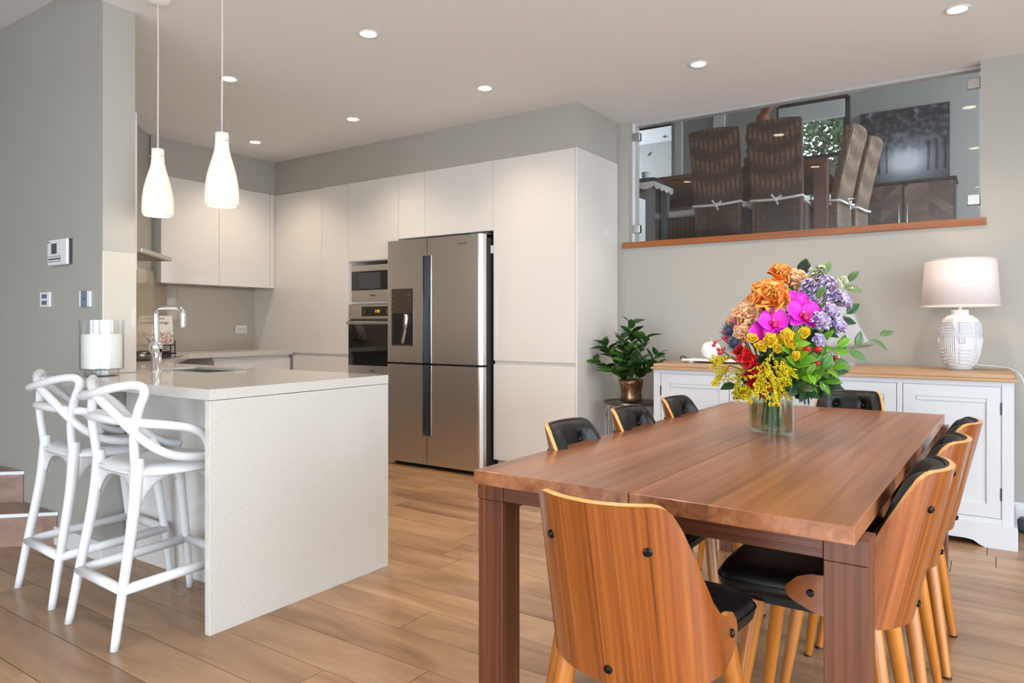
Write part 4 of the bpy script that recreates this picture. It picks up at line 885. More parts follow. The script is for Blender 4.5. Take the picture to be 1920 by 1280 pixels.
BOUQUET = [
    ('orange_rose', 0.039, 0.02, 0.57, 0.052, 'orange-pink rose at the top left of the bouquet'),
    ('peach_rose', 0.087, 0.0, 0.553, 0.048, 'peach rose at the very top beside the dark round leaf'),
    ('orange_rose', -0.034, -0.06, 0.483, 0.072, 'largest ruffled orange rose, upper left of the bouquet'),
    ('peach_rose', -0.104, -0.05, 0.425, 0.055, 'peach rose at the left edge above the blue thistles'),
    ('orange_rose', -0.063, -0.02, 0.461, 0.05, 'orange rose tucked behind the largest orange rose'),
    ('peach_rose', -0.133, -0.08, 0.363, 0.036, 'small salmon rose beside the thistles'),
    ('peach_rose', -0.139, 0.0, 0.404, 0.03, 'small pink-orange rose at the far left edge'),
    ('orchid', 0.057, -0.14, 0.436, 0.058, 'largest magenta orchid facing front with a dark red lip'),
    ('orchid', -0.042, -0.13, 0.409, 0.05, 'magenta orchid seen from the side, left of the largest one'),
    ('orchid', -0.071, -0.12, 0.375, 0.046, 'lower left magenta orchid, half folded'),
    ('orchid', 0.055, -0.09, 0.482, 0.042, 'upper magenta orchid peeking from behind the largest one'),
    ('yellow_rose', -0.01, -0.15, 0.357, 0.034, 'yellow spray rose in the middle below the orchids'),
    ('yellow_rose', 0.052, -0.15, 0.368, 0.028, 'yellow spray rose right under the largest orchid'),
    ('yellow_rose', 0.001, -0.16, 0.333, 0.034, 'full yellow spray rose above the green leaves'),
    ('yellow_rose', -0.119, -0.14, 0.347, 0.026, 'yellow rosebud at the left next to the salmon rose'),
    ('yellow_rose', -0.064, -0.15, 0.342, 0.034, 'wide yellow spray rose left of centre'),
    ('yellow_rose', 0.042, -0.15, 0.323, 0.024, 'small yellow spray rose beside the red buds'),
    ('yellow_rose', -0.038, -0.15, 0.314, 0.026, 'yellow spray rose over the golden plumes'),
    ('lilac_cluster', 0.108, -0.05, 0.524, 0.038, 'ruffled lilac stock cluster at the upper left of the lilac flowers'),
    ('lilac_cluster', 0.179, -0.03, 0.535, 0.042, 'ruffled lilac stock cluster in the upper middle'),
    ('white_cluster', 0.164, 0.0, 0.58, 0.036, 'ruffled white flower at the very top'),
    ('lilac_cluster', 0.191, -0.05, 0.503, 0.032, 'small pale lilac cluster beside the green bud'),
    ('lilac_cup', 0.22, -0.06, 0.474, 0.042, 'lilac lisianthus at the upper right, opening sideways'),
    ('lilac_cup', 0.144, -0.14, 0.439, 0.036, 'open lilac lisianthus, upper of the three round ones'),
    ('lilac_cup', 0.102, -0.15, 0.406, 0.042, 'wide lilac lisianthus beside the largest orchid'),
    ('lilac_cup', 0.168, -0.14, 0.391, 0.038, 'open lilac lisianthus at the right with a dark centre'),
    ('lilac_cup', 0.098, -0.16, 0.34, 0.03, 'small lilac lisianthus drooping among the green leaves'),
    ('lilac_cup', 0.117, -0.08, 0.481, 0.03, 'pale lilac flower between the orchids and the clusters'),
    ('white_bud', 0.222, -0.03, 0.543, 0.024, 'greenish white bud at the upper right'),
    ('white_bud', 0.263, 0.0, 0.562, 0.018, 'small green bud at the top right edge'),
    ('red_lily', -0.141, -0.15, 0.282, 0.044, 'deep red alstroemeria at the left of the bouquet'),
    ('red_lily', -0.115, -0.15, 0.248, 0.038, 'red alstroemeria below the larger one'),
    ('red_lily', -0.111, -0.15, 0.196, 0.038, 'red alstroemeria just above the vase rim'),
    ('red_lily', -0.063, -0.12, 0.213, 0.034, 'dark red alstroemeria behind the golden plume'),
    ('red_lily', -0.089, -0.16, 0.178, 0.032, 'small red alstroemeria touching the vase rim'),
    ('pink_lily', -0.135, -0.05, 0.406, 0.03, 'pink alstroemeria peeking out at the left edge'),
    ('red_bud', 0.058, -0.18, 0.315, 0.022, 'red bud pointing left beside the lilac flower'),
    ('red_bud', 0.095, -0.18, 0.315, 0.024, 'red bud standing up beside the lilac flower'),
    ('red_bud', 0.073, -0.18, 0.282, 0.017, 'upper of the two small round red buds'),
    ('red_bud', 0.089, -0.19, 0.267, 0.017, 'lower of the two small round red buds'),
    ('red_bud', 0.17, -0.14, 0.283, 0.018, 'red bud at the right near the long branch'),
    ('thistle', -0.177, -0.06, 0.377, 0.036, 'upper blue-grey thistle head'),
    ('thistle', -0.167, -0.1, 0.335, 0.036, 'lower blue-grey thistle head'),
    ('plume', -0.055, -0.16, 0.305, 0.13, 'long golden plume in the middle of the bouquet', 0.019799999999999998, -0.1188),
    ('plume', -0.105, -0.18, 0.25, 0.1, 'golden plume over the red flowers', -0.01188, -0.07919999999999999),
    ('plume', -0.018, -0.15, 0.248, 0.1, 'golden plume hanging toward the vase rim', 0.00792, -0.0891),
    ('plume', -0.055, -0.18, 0.213, 0.085, 'short golden plume just above the vase', 0.0, -0.07919999999999999),
    ('plume', -0.178, -0.1, 0.287, 0.1, 'yellow-green plume at the far left', -0.0594, -0.02376),
    ('plume', -0.146, -0.12, 0.247, 0.1, 'yellow-green plume left of the red flowers', -0.02772, -0.06732),
    ('plume', -0.173, -0.06, 0.253, 0.09, 'lower yellow-green plume at the left edge', -0.05544, -0.0594),
    ('plume', -0.128, -0.14, 0.201, 0.07, 'small golden plume beside the dark leaf', -0.01188, -0.0594),
    ('berries', -0.201, -0.05, 0.355, 0.02, 'pink berry sprig at the top of the left edge'),
    ('berries', -0.208, -0.06, 0.311, 0.02, 'pink berry sprig at the left edge beside the plume'),
    ('sprig', (0.01, -0.02, 0.152), (0.007, -0.2, 0.339), 'leaf_bright', 0.055, 0.034, 7, 'bright green leafy sprig in the lower middle'),
    ('sprig', (0.02, -0.02, 0.142), (0.116, -0.16, 0.342), 'leaf_bright', 0.055, 0.03, 8, 'bright green sprig among the red buds'),
    ('sprig', (0.027, 0, 0.14), (0.2, -0.1, 0.322), 'leaf_bright', 0.05, 0.032, 8, 'bright green sprig under the right lilac flowers'),
    ('sprig', (0.003, -0.04, 0.144), (0.117, -0.18, 0.204), 'leaf_bright', 0.065, 0.03, 7, 'glossy sprig spreading to the lower right'),
    ('sprig', (0.003, -0.04, 0.144), (0.018, -0.22, 0.189), 'leaf_dark', 0.065, 0.036, 7, 'dark green sprig over the vase front'),
    ('sprig', (0.027, 0, 0.14), (0.199, -0.06, 0.224), 'leaf_dark', 0.06, 0.032, 8, 'dark green sprig behind the lower right leaves'),
    ('sprig', (0.0, -0.02, 0.152), (-0.156, -0.08, 0.183), 'leaf_dark', 0.06, 0.042, 4, 'pair of dark round leaves at the lower left'),
    ('sprig', (0.047, 0, 0.15), (0.394, -0.02, 0.359), 'leaf_sage', 0.07, 0.036, 8, 'long sage-green branch reaching out to the right'),
    ('sprig', (0.066, 0.05, 0.216), (0.133, 0.04, 0.589), 'leaf_dark', 0.06, 0.044, 6, 'dark stem with a round leaf at the top'),
    ('sprig', (0.086, 0.05, 0.216), (0.219, 0.04, 0.595), 'leaf_sage', 0.055, 0.03, 6, 'leafy stem rising behind the white flower'),
    ('sprig', (0.107, 0.05, 0.236), (0.303, 0.03, 0.562), 'leaf_sage', 0.055, 0.03, 7, 'leafy stem at the upper right edge'),
    ('sprig', (0.067, 0, 0.259), (0.123, -0.11, 0.493), 'leaf_sage', 0.06, 0.034, 4, 'pale leaf pair between the lilac flowers'),
    ('sprig', (0.095, 0.02, 0.238), (0.262, -0.04, 0.441), 'leaf_dark', 0.055, 0.032, 6, 'dark leafy stem behind the right lilac flowers'),
    ('sprig', (0.04, 0.06, 0.215), (-0.035, 0.05, 0.499), 'leaf_dark', 0.055, 0.034, 6, 'dark leaves behind the orange roses'),
    ('yellow_rose', -0.091, -0.14, 0.319, 0.028, 'yellow spray rose left of the golden plume'),
    ('yellow_rose', 0.016, -0.17, 0.29, 0.024, 'low yellow spray rose peeking between the bright leaves'),
    ('yellow_rose', -0.025, -0.13, 0.341, 0.03, 'yellow spray rose in the back row of the yellow roses'),
    ('yellow_rose', 0.035, -0.12, 0.349, 0.03, 'yellow spray rose under the orchid lip'),
    ('red_lily', -0.154, -0.12, 0.3, 0.034, 'red alstroemeria beside the lower thistle'),
    ('red_lily', -0.123, -0.14, 0.222, 0.036, 'red alstroemeria between the two golden plumes'),
    ('sprig', (0.017, 0, 0.15), (0.009, -0.1, 0.312), 'leaf_dark', 0.06, 0.038, 10, 'dark green sprig in the heart of the bouquet'),
    ('sprig', (0.017, 0, 0.15), (-0.07, -0.08, 0.302), 'leaf_dark', 0.055, 0.034, 10, 'dark green sprig behind the red flowers'),
    ('sprig', (0.027, 0.0, 0.15), (0.103, -0.08, 0.34), 'leaf_dark', 0.06, 0.036, 10, 'dark green sprig behind the bright leaves'),
    ('sprig', (0.006, -0.03, 0.153), (-0.012, -0.18, 0.232), 'leaf_bright', 0.055, 0.032, 8, 'bright green sprig low in front of the plumes'),
    ('sprig', (0.016, -0.03, 0.153), (0.066, -0.2, 0.233), 'leaf_bright', 0.06, 0.032, 9, 'bright green sprig over the right rim of the vase'),
    ('sprig', (0.016, -0.03, 0.153), (0.053, -0.2, 0.169), 'leaf_dark', 0.06, 0.034, 8, 'dark green leaves drooping over the right rim'),
    ('sprig', (0.075, 0.02, 0.238), (0.17, -0.06, 0.379), 'leaf_dark', 0.055, 0.034, 8, 'dark leaves between the lilac flowers'),
    ('sprig', (0.049, 0.03, 0.237), (0.02, -0.02, 0.418), 'leaf_dark', 0.055, 0.034, 8, 'dark leaves behind the orchids'),
    ('sprig', (0.0, -0.02, 0.152), (-0.125, -0.1, 0.16), 'leaf_dark', 0.055, 0.038, 4, 'dark leaves low at the left of the rim'),
    ('plume', -0.084, -0.19, 0.278, 0.11, 'broad golden plume in front of the red flowers', 0.0, -0.06),
    ('plume', -0.018, -0.17, 0.283, 0.09, 'golden plume beside the bright leaves', 0.01, -0.07),
    ('plume', -0.125, -0.1, 0.188, 0.08, 'yellow-green plume beside the dark leaves at the left', -0.03, -0.04),
    ('sprig', (0.026, -0.03, 0.153), (0.145, -0.18, 0.25), 'leaf_bright', 0.06, 0.034, 9, 'bright green sprig at the far lower right'),
    ('sprig', (0.03, -0.02, 0.152), (0.149, -0.12, 0.184), 'leaf_dark', 0.065, 0.036, 8, 'dark glossy leaves hanging at the lower right'),
    ('sprig', (0.016, -0.03, 0.153), (0.022, -0.21, 0.285), 'leaf_bright', 0.06, 0.036, 7, 'bright green rosette of leaves in front of the yellow roses'),
]

# ------------------------------------------------------------------ flowers in a ribbed vase on the table
VX, VY, VZ = -.69, 2.73, .7502
t = thing('flower_vase', 'clear ribbed oval glass vase holding the bright bouquet', 'vase', (VX, VY, VZ), R(-58))
def stadium(hl, hw, n=72, rib=0.0):
    out = []; per = 4*(hl-hw)+2*PI*hw; st = hl-hw
    for i in range(n):
        s_ = per*i/n; w = hw+(rib if i % 2 else 0)
        if s_ < 2*st: p = (-st+s_, -w)
        elif s_ < 2*st+PI*hw: a = -PI/2+(s_-2*st)/hw; p = (st+w*math.cos(a), w*math.sin(a))
        elif s_ < 4*st+PI*hw: p = (st-(s_-2*st-PI*hw), w)
        else: a = PI/2+(s_-4*st-PI*hw)/hw; p = (-st+w*math.cos(a), w*math.sin(a))
        out.append(p)
    return out
def loft(rings, close=True):
    n = len(rings[0]); m = len(rings); g = G()
    g.add([p for r in rings for p in r], [(i*n+k, i*n+(k+1)%n, (i+1)*n+(k+1)%n, (i+1)*n+k) for i in range(m-1) for k in range(n)]+([tuple(range(n-1,-1,-1)), tuple((m-1)*n+k for k in range(n))] if close else []))
    return g
HL, HW = .115, .066
oz = lambda pts, z: [(x, y, z) for x, y in pts]
so, si = stadium(HL, HW, 64, -.006), stadium(HL-.009, HW-.009, 64)
loft([oz(so, 0), oz(so, .003), oz(so, .165), oz(si, .165), oz(si, .014), ]).build('glass_wall', 'vase_glass', t)
loft([oz(stadium(HL-.010, HW-.010, 64), .015), oz(stadium(HL-.010, HW-.010, 64), .12)]).build('water', 'water', t)
def petal_mesh(name, L, Wd, mat, cup=.6, bend=.4, ruff=0, point=1.0, nu=6, nv=6, seed=1):
    rr = random.Random(seed); ph = rr.uniform(0, 6); g = G()
    def fn(u, v, d):
        x = (u-.5)*2; w = Wd/2*(math.sin(PI*(.12+.8*v**point)))**.6*(1 if v < .98 else .86)
        X_ = x*w; Y_ = L*v*(1-.10*x*x*v); Z_ = cup*X_*X_/Wd*2+bend*L*(v**2)-bend*1.2*L*max(0, v-.6)**2*3
        Z_ += ruff*L*v*v*math.sin(x*7+ph)
        return (X_, Y_, Z_-d)
    g.sheet(fn, nu, nv, .0006); me = g.mesh(name, True); me.materials.append(MATS[mat]); return me
PET = {}
def petals(key, *a, **k):
    if key not in PET: PET[key] = petal_mesh('petal', *a, **k)
    return PET[key]
BQ = Matrix.Translation((VX, VY, VZ)) @ Matrix.Rotation(R(34.2045), 4, 'Z')
VI = Matrix.Rotation(R(-34.2045-58), 3, 'Z')
def vase_dip(p, rr):   # where a stem stands inside the vase (bouquet frame)
    a = rr.uniform(0, 2*PI); k = rr.uniform(.2, .75); lx, ly = (HL-.02)*k*math.cos(a), (HW-.02)*k*math.sin(a)
    return VI @ Vector((lx, ly, rr.uniform(.018, .04)))
def bloom(name, label, cat, p, d, group):
    """an Empty at the bloom, local +Z along its facing direction d (bouquet frame)"""
    t = thing(name, label, cat, (0,0,0), 0, group); z = Vector(d).normalized(); x = Vector((0,0,1)).cross(z)
    if x.length < .05: x = Vector((1,0,0))
    x.normalize(); y = z.cross(x); m = Matrix((x, y, z)).transposed().to_4x4(); m.translation = Vector(p)
    M = BQ @ m; t.location = M.translation; t.rotation_euler = M.to_euler(); return t, m
def stem_for(t, m, p, rr, mat='stem', r=.0022):
    inv = m.inverted(); q = vase_dip(p, rr); neck = Vector((q.x*.5, q.y*.5, .17)) + Vector((p[0], p[1], 0))*.06
    pts = [inv @ Vector(v) for v in spline([q, neck, Vector(neck).lerp(Vector(p), .55)+Vector((0,.02,.01)), Vector(p)], 5)]
    G().tube(pts, r, 6).build('stem', mat, t, smooth=True)
def put(me, t, ang, tilt, s=1, z=0, out=0, nm='petal'):
    o = link(nm, me, t); M = Matrix.Rotation(ang, 4, 'Z') @ Matrix.Translation((0, out, z)) @ Matrix.Rotation(tilt, 4, 'X'); o.location = M.translation; o.rotation_euler = M.to_euler(); o.scale = (s,s,s); return o
def rose(t, Rr, mat, layers, ruff=.12, seed=0):
    rr = random.Random(seed)
    pe = [petals((mat, 'rose', i), 1.0, 1.05, mat, cup=1.1, bend=.35, ruff=ruff, seed=i) for i in range(3)]
    G().sph((0,0,Rr*.15), Rr*.42, 10, 7, 1.1).build('heart', mat, t, smooth=True)
    for n, tilt, s, z in layers:
        a0 = rr.uniform(0, 6)
        for k in range(n): put(rr.choice(pe), t, a0+2*PI*k/n+rr.uniform(-.15,.15), R(tilt+rr.uniform(-7,7)), Rr*s, Rr*z, Rr*.06)
def flower(row):
    kind, x, y, z, s, label = row[:6]; s *= 1.18; p = Vector((x, y, z)); rr = random.Random(int((x+2)*9973+z*7919)); d = Vector((x*1.5, -.55+y*1.2, (z-.25)*1.1+.12))
    K = {'orange_rose': ('rose', 'flower', 'orange and peach roses'), 'peach_rose': ('rose', 'flower', 'orange and peach roses'), 'yellow_rose': ('spray_rose', 'flower', 'yellow spray roses'), 'orchid': ('orchid', 'flower', 'magenta orchids'),
         'lilac_cluster': ('stock_flower', 'flower', 'lilac stock clusters'), 'white_cluster': ('stock_flower', 'flower', 'lilac stock clusters'), 'lilac_cup': ('lisianthus', 'flower', 'lilac lisianthus'), 'white_bud': ('flower_bud', 'flower bud', 'pale buds'), 'red_lily': ('alstroemeria', 'flower', 'red alstroemeria'),
         'pink_lily': ('alstroemeria', 'flower', 'red alstroemeria'), 'red_bud': ('flower_bud', 'flower bud', 'red buds'), 'thistle': ('thistle', 'flower', 'blue thistles'), 'plume': ('goldenrod_plume', 'flower', 'golden plumes'), 'berries': ('berry_sprig', 'berries', 'pink berry sprigs')}[kind]
    t, m = bloom(K[0], label, K[1], p, d, K[2]); sd = int(abs(x)*1000+z*1000)
    if kind in ('orange_rose', 'peach_rose'):
        rose(t, s, 'rose_orange' if kind[0] == 'o' else 'rose_peach', [(4, 80, .62, .25), (5, 62, .8, .15), (6, 42, .95, .02), (6, 20, 1.0, -.08)], .16, sd)
    elif kind == 'yellow_rose': rose(t, s, 'rose_yellow', [(3, 82, .65, .3), (4, 64, .8, .15), (5, 40, .95, 0)], .08, sd)
    elif kind in ('lilac_cluster', 'white_cluster'):
        mt = 'lilac' if kind[0] == 'l' else 'cream_petal'; pe = [petals((mt, 'ruf', i), 1.0, 1.0, mt, cup=1.2, bend=.5, ruff=.35, seed=i+5) for i in range(3)]
        G().sph((0,0,0), s*.5, 10, 7).build('heart', mt, t, smooth=True)
        for k in range(24):
            a = k*2.4; q = (k+.5)/24; put(rr.choice(pe), t, a, R(90-90*math.sqrt(q)+rr.uniform(-15,15)), s*rr.uniform(.7,.95), s*.25*(1-q), s*.1)
    elif kind == 'lilac_cup':
        pe = [petals(('lilac', 'cup', i), 1.0, .95, 'lilac', cup=.9, bend=.25, ruff=.14, seed=i+9) for i in range(3)]
        for n, tl, sc in ((5, 58, .8), (6, 36, 1.0)):
            a0 = rr.uniform(0, 6)
            for k in range(n): put(rr.choice(pe), t, a0+2*PI*k/n, R(tl+rr.uniform(-6,6)), s*sc, 0, s*.05)
        G().sph((0,0,s*.16), s*.15, 8, 6, 1.4).build('heart', 'orchid_lip' if rr.random() < .3 else 'bud_green', t, smooth=True)
    elif kind == 'orchid':
        big = petals('orch_big', 1.0, 1.25, 'orchid', cup=.25, bend=.08, seed=3); sl = petals('orch_sl', 1.0, .75, 'orchid', cup=.3, bend=.05, seed=4); roll = rr.uniform(-.25, .25)
        for a in (PI/2, -PI/2): put(big, t, a+roll-.15*(1 if a > 0 else -1), R(14), s*1.0, s*.06, 0)
        for a in (0, 2.35, -2.35): put(sl, t, a+roll, R(4), s*.98, 0, 0)
        G().tube(spline([(0,0,s*.05),(0,-s*.12,s*.25),(0,-s*.3,s*.3),(0,-s*.42,s*.18)], 4), [s*.05]+[s*.12]*6+[s*.15]*4+[s*.08]*2, 8).build('lip', 'orchid_lip', t, smooth=True)
        for sx in (-1, 1): G().sph((sx*s*.16, -s*.1, s*.18), s*.11, 8, 5, .8).build('lip_lobe', 'orchid_lip', t, smooth=True)
        G().sph((0, s*.02, s*.2), s*.08, 8, 5).build('column', 'pistil', t, smooth=True)
    elif kind in ('red_lily', 'pink_lily'):
        mt = 'petal_red' if kind[0] == 'r' else 'petal_pink'; pe = [petals((mt, 'lily', i), 1.0, .6, mt, cup=.8, bend=.2, ruff=.06, seed=i+20) for i in range(2)]
        for k in range(8): put(rr.choice(pe), t, k*PI/4+rr.uniform(-.15,.15), R(30+22*(k % 2)+rr.uniform(-6,6)), s*rr.uniform(.85,1.05), 0, s*.04)
        for k in range(4): G().tube([(0,0,0), (s*.12*math.cos(k*1.6), s*.12*math.sin(k*1.6), s*.6)], s*.02, 5).build('stamen', 'berry', t)
    elif kind == 'white_bud':
        pe = petals('budp', 1.0, .9, 'cream_petal', cup=1.4, bend=.5, seed=31)
        for k in range(5): put(pe, t, k*1.256, R(72), s*1.3, -s*.3, s*.1)
        G().sph((0,0,s*.1), s*.5, 8, 6, 1.5).build('heart', 'bud_green', t, smooth=True)
    elif kind == 'red_bud':
        s *= .8
        G().sph((0,0,0), s*.55, 10, 7, 1.5).build('heart', 'petal_red', t, smooth=True); pe = petals('rbud', 1.0, .6, 'petal_red', cup=1.4, bend=.4, seed=33)
        for k in range(5): put(pe, t, k*1.256, R(76), s*1.4, -s*.7, s*.2)
    elif kind == 'thistle':
        G().sph((0,0,0), s*.32, 10, 8, 1.3).build('head', 'thistle', t, smooth=True); g = G()
        for k in range(110):
            zz = 1-2*(k+.5)/110; a = k*2.39996; r_ = math.sqrt(1-zz*zz); dv = Vector((r_*math.cos(a), r_*math.sin(a), zz)); g.tube([dv*s*.25, dv*s*rr.uniform(.55,1.0)], [s*.04, s*.004], 4, caps=False)
        o = g.build('spines', 'thistle', t); o['kind'] = 'stuff'
    elif kind == 'berries':
        for k in range(5):
            b = Vector((rr.uniform(-1,1), rr.uniform(-1,1), rr.uniform(-.4,.6)))*s; G().tube([(0,0,-s), b], .001, 5).build('stalk', 'stem', t); G().sph(b, .0075, 10, 7, 1.15).build('berry', 'berry', t, smooth=True)
    elif kind == 'plume':
        inv = m.to_3x3().inverted(); ax = inv @ Vector((row[6], -.02, row[7])); g = G()
        for b in range(13):
            k0 = b/13; base = ax*k0; dr = (ax.normalized()+Vector((rr.uniform(-.9,.9), rr.uniform(-.9,.9), rr.uniform(-.4,.9)))).normalized(); Lb = s*.6*(1-.5*k0)
            for i in range(22):
                c_ = base+dr*Lb*i/22+Vector((rr.uniform(-1,1), rr.uniform(-1,1), rr.uniform(-1,1)))*.005; g.sph(c_, rr.uniform(.0022,.0038), 5, 3)
            G().tube([base, base+dr*Lb], .0008, 4).build('branchlet', 'stem', t)
        o = g.build('blossoms', 'solidago', t); o['kind'] = 'stuff'
        G().tube([(0,0,0), ax], .0014, 5).build('stalk', 'stem', t)
    stem_for(t, m, p, rr)
def sprig(row):
    _, a, b, mat, L, Wd, n, label = row; rr = random.Random(int(abs(b[0])*1000+b[2]*999)); t = thing('leaf_sprig', label, 'foliage', (VX, VY, VZ), R(34.2045), 'leafy sprigs in the bouquet')
    dip = vase_dip(a, rr); neck = Vector((a[0]*.5, a[1]*.5, .165)); mid = Vector(a).lerp(Vector(b), .5)+Vector((0,-.01,.02))
    pts = spline([dip, neck, mid, b], 6); G().tube(pts, [.0026-.0014*i/(len(pts)-1) for i in range(len(pts))], 6).build('stem', 'stem', t, smooth=True)
    key = ('lf', mat, L, Wd)
    if key not in PET: PET[key] = leaf_mesh('leaf', L, Wd, mat, .22, .22)
    k0 = len(pts)-1
    for i in range(n):
        q = 1-.62*i/n*.9; j = max(1, min(k0, int(q*k0+.5))); d = (pts[j]-pts[j-1]).normalized(); sd = 1 if i % 2 else -1
        side = d.cross(Vector((0,-1,.3))).normalized()*sd
        v = d if i == 0 else d*.55+side*.8+Vector((0,-.35+rr.uniform(-.2,.2),rr.uniform(-.15,.25)))
        o = link('leaf', PET[key], t); o.location = pts[j]; aim(o, v, rr.uniform(-.4,.4), up=Vector((.2*sd,-.8,.6))); s = rr.uniform(.8,1.1); o.scale = (s,s,s)
for row in BOUQUET:
    (sprig if row[0] == 'sprig' else flower)(row)

# ------------------------------------------------------------------ furniture of the upper room
def wicker_chair(label, x, y, a, mat='wicker', knot=1):
    t = thing('wicker_chair', label, 'chair', (x, y, ZU), R(a), 'wicker chairs in the upper room')
    def back(u, v, d):
        z = .0+1.03*v; w = .178+.022*v; X_ = (u*2-1)*w; yy = -.225-.26*max(0, v-.42)**1.2+.025*(2*u-1)**2*v
        return (X_, yy+d, z-.01*(2*u-1)**2*v)
    G().sheet(back, 12, 16, .06).build('backrest', mat, t, smooth=True, bevel=.012, auto=60)
    G().box(-.20, .20, -.165, .24, .0, .42).build('seat_base', mat, t, bevel=.02)
    def cu(u, v, d):
        x, y = u*2-1, v*2-1; m_ = max(abs(x), abs(y)); e = math.sqrt(max(0, 1-m_**6)); return (x*.205, .035+y*.205, .422+(.0 if d == 0 else .012+.05*e))
    G().sheet(cu, 14, 14, 1).build('seat_cushion', 'cushion', t, smooth=True)
    z = .455; G().tube([(-.195,-.1,z),(-.196,-.2,z-.005),(-.19,-.236,z-.008),(-.1,-.242,z-.012),(0,-.243,z-.014),(.1,-.242,z-.006),(.19,-.236,z+.004),(.196,-.2,z),(.195,-.1,z)], .0105, 6, flat=.5).build('tie_tape', 'tape', t, smooth=True)
    if knot:
        G().sph((0,-.252,z-.014), .016, 8, 6).build('knot', 'tape', t, smooth=True)
        G().tube([(0,-.252,z-.014),(-.03,-.254,z+.025)], .008, 6, flat=.5).tube([(0,-.252,z-.014),(.02,-.256,z-.055)], .008, 6, flat=.5).tube([(0,-.252,z-.014),(.045,-.254,z+.012)], .008, 6, flat=.5).build('bow', 'tape', t)
    return t
wicker_chair('tall brown wicker chair back at the left, white tape tied around it', -1.845, 5.83, 2)
wicker_chair('tall brown wicker chair back in the middle, beside the driftwood', -1.388, 5.83, 2)
wicker_chair('sunlit wicker chair turned sideways at the end of the upper table', -1.20, 6.15, 84, 'wicker_lit')
wicker_chair('wicker chair partly hidden behind the sunlit sideways chair', -1.14, 6.60, 84, 'wicker_lit', 0)
wicker_chair('wicker chair across the upper table at the far left', -2.84, 7.2, 200, 'wicker_lit', 0)
wicker_chair('second wicker chair across the upper table, lower in view', -2.40, 7.25, 190, 'wicker_lit', 0)
t = thing('wicker_stool', 'low wicker seat with grey cushion beside the left wicker chair', 'stool', (-2.24, 5.98, ZU))
G().box(-.2, .2, -.2, .2, 0, .40).build('body', 'wicker', t, bevel=.02); G().box(-.205, .205, -.205, .205, .402, .46).build('seat_cushion', 'cushion', t, bevel=.025, seg=4)
t = thing('upper_dining_table', 'dark glossy timber dining table in the upper room', 'table', (-1.95, 6.36, ZU))
for k in range(4): B(-.95+.0, .885, -.51+.255*k+.001, -.256+.255*k-.001, .74, .775).build('plank', 'upper_table', t, bevel=.001)
B(-.86, .80, -.495, -.47, .665, .739).build('apron', 'upper_table', t); B(.86, .884, -.40, .40, .665, .739).build('apron', 'upper_table', t); B(-.86, .80, .47, .495, .665, .739).build('apron', 'upper_table', t)
for sx, sy in ((-.9,-.455),(.835,-.455),(-.9,.455),(.835,.455)): B(sx-.049, sx+.049, sy-.049, sy+.049, 0, .739).build('leg', 'upper_table_leg', t, bevel=.003)
t = thing('decor_bowl', 'small dark bowl on the upper dining table', 'bowl', (-1.28, 6.3, ZU+.776)); G().lathe([(0,0),(.05,0),(.09,.03),(.1,.045),(.095,.045),(.08,.03),(0,.008)], 22).build('bowl_body', 'dark_grey', t, smooth=True)
# driftwood piece on the table
t = thing('driftwood', 'reddish driftwood sculpture standing on the upper table', 'sculpture', (-1.77, 6.42, ZU+.776)); random.seed(5)
G().tube(spline([(-.10,0,0),(-.07,0,.08),(-.03,.0,.2),(0,0,.33),(.04,0,.45),(.10,0,.60),(.12,0,.74)], 5), [.03+.03*math.sin(i*.9)**2 for i in range(31)], 9).build('trunk', 'driftwood', t, smooth=True)
for a, b, c_ in (((-.05,0,.12),(.06,.02,.16),(.12,.02,.02)), ((-.01,0,.28),(-.05,-.03,.36),(-.06,-.03,.41)), ((.04,0,.45),(-.01,.03,.5),(-.03,.03,.52)), ((.08,0,.54),(.14,-.03,.62),(.17,-.03,.72)), ((.1,0,.58),(.06,.04,.66),(.05,.04,.76)), ((.06,0,.5),(.12,.03,.5),(.17,.04,.54))):
    G().tube(spline([a,b,c_], 5), [.034-.0028*i for i in range(11)], 7).build('branch', 'driftwood', t, smooth=True)
# console with scalloped cloth at the left
t = thing('console_table', 'grey console table with a white scalloped cloth at the left of the glass', 'table', (-2.62, 5.62, ZU))
B(-.4, .33, -.2, .2, .66, .69).build('table_top', 'buffet_frame', t, bevel=.003)
for x, y in ((-.36,-.16),(.28,-.16),(-.36,.16),(.28,.16)): B(x-.03, x+.03, y-.03, y+.03, 0, .66).build('leg', 'console_grey', t)
n = 40; pl = [(-.4,.655)]+[(-.4+.73*i/n, .62-.022*abs(math.sin(i*PI/8))) for i in range(n+1)]+[(.33,.655)]
G().prism_y(pl, -.206, -.2015).build('cloth_valance', 'tape', t)
pl2 = [(-.2,.655)]+[(-.2+.4*i/n, .62-.022*abs(math.sin(i*PI/10))) for i in range(n+1)]+[(.2,.655)]
g = G().prism_y(pl2, 0, .004); g.v = [(.3315+y, x, z) for x, y, z in g.v]; g.build('cloth_valance', 'tape', t)
t = thing('cup', 'small white cup on the grey console table', 'cup', (-2.44, 5.6, ZU+.6905)); G().ring([(.001,0),(.03,0),(.036,.085),(.033,.085),(.027,.005),(.001,.005)], 18).build('cup_body', 'white_plastic', t, smooth=True)
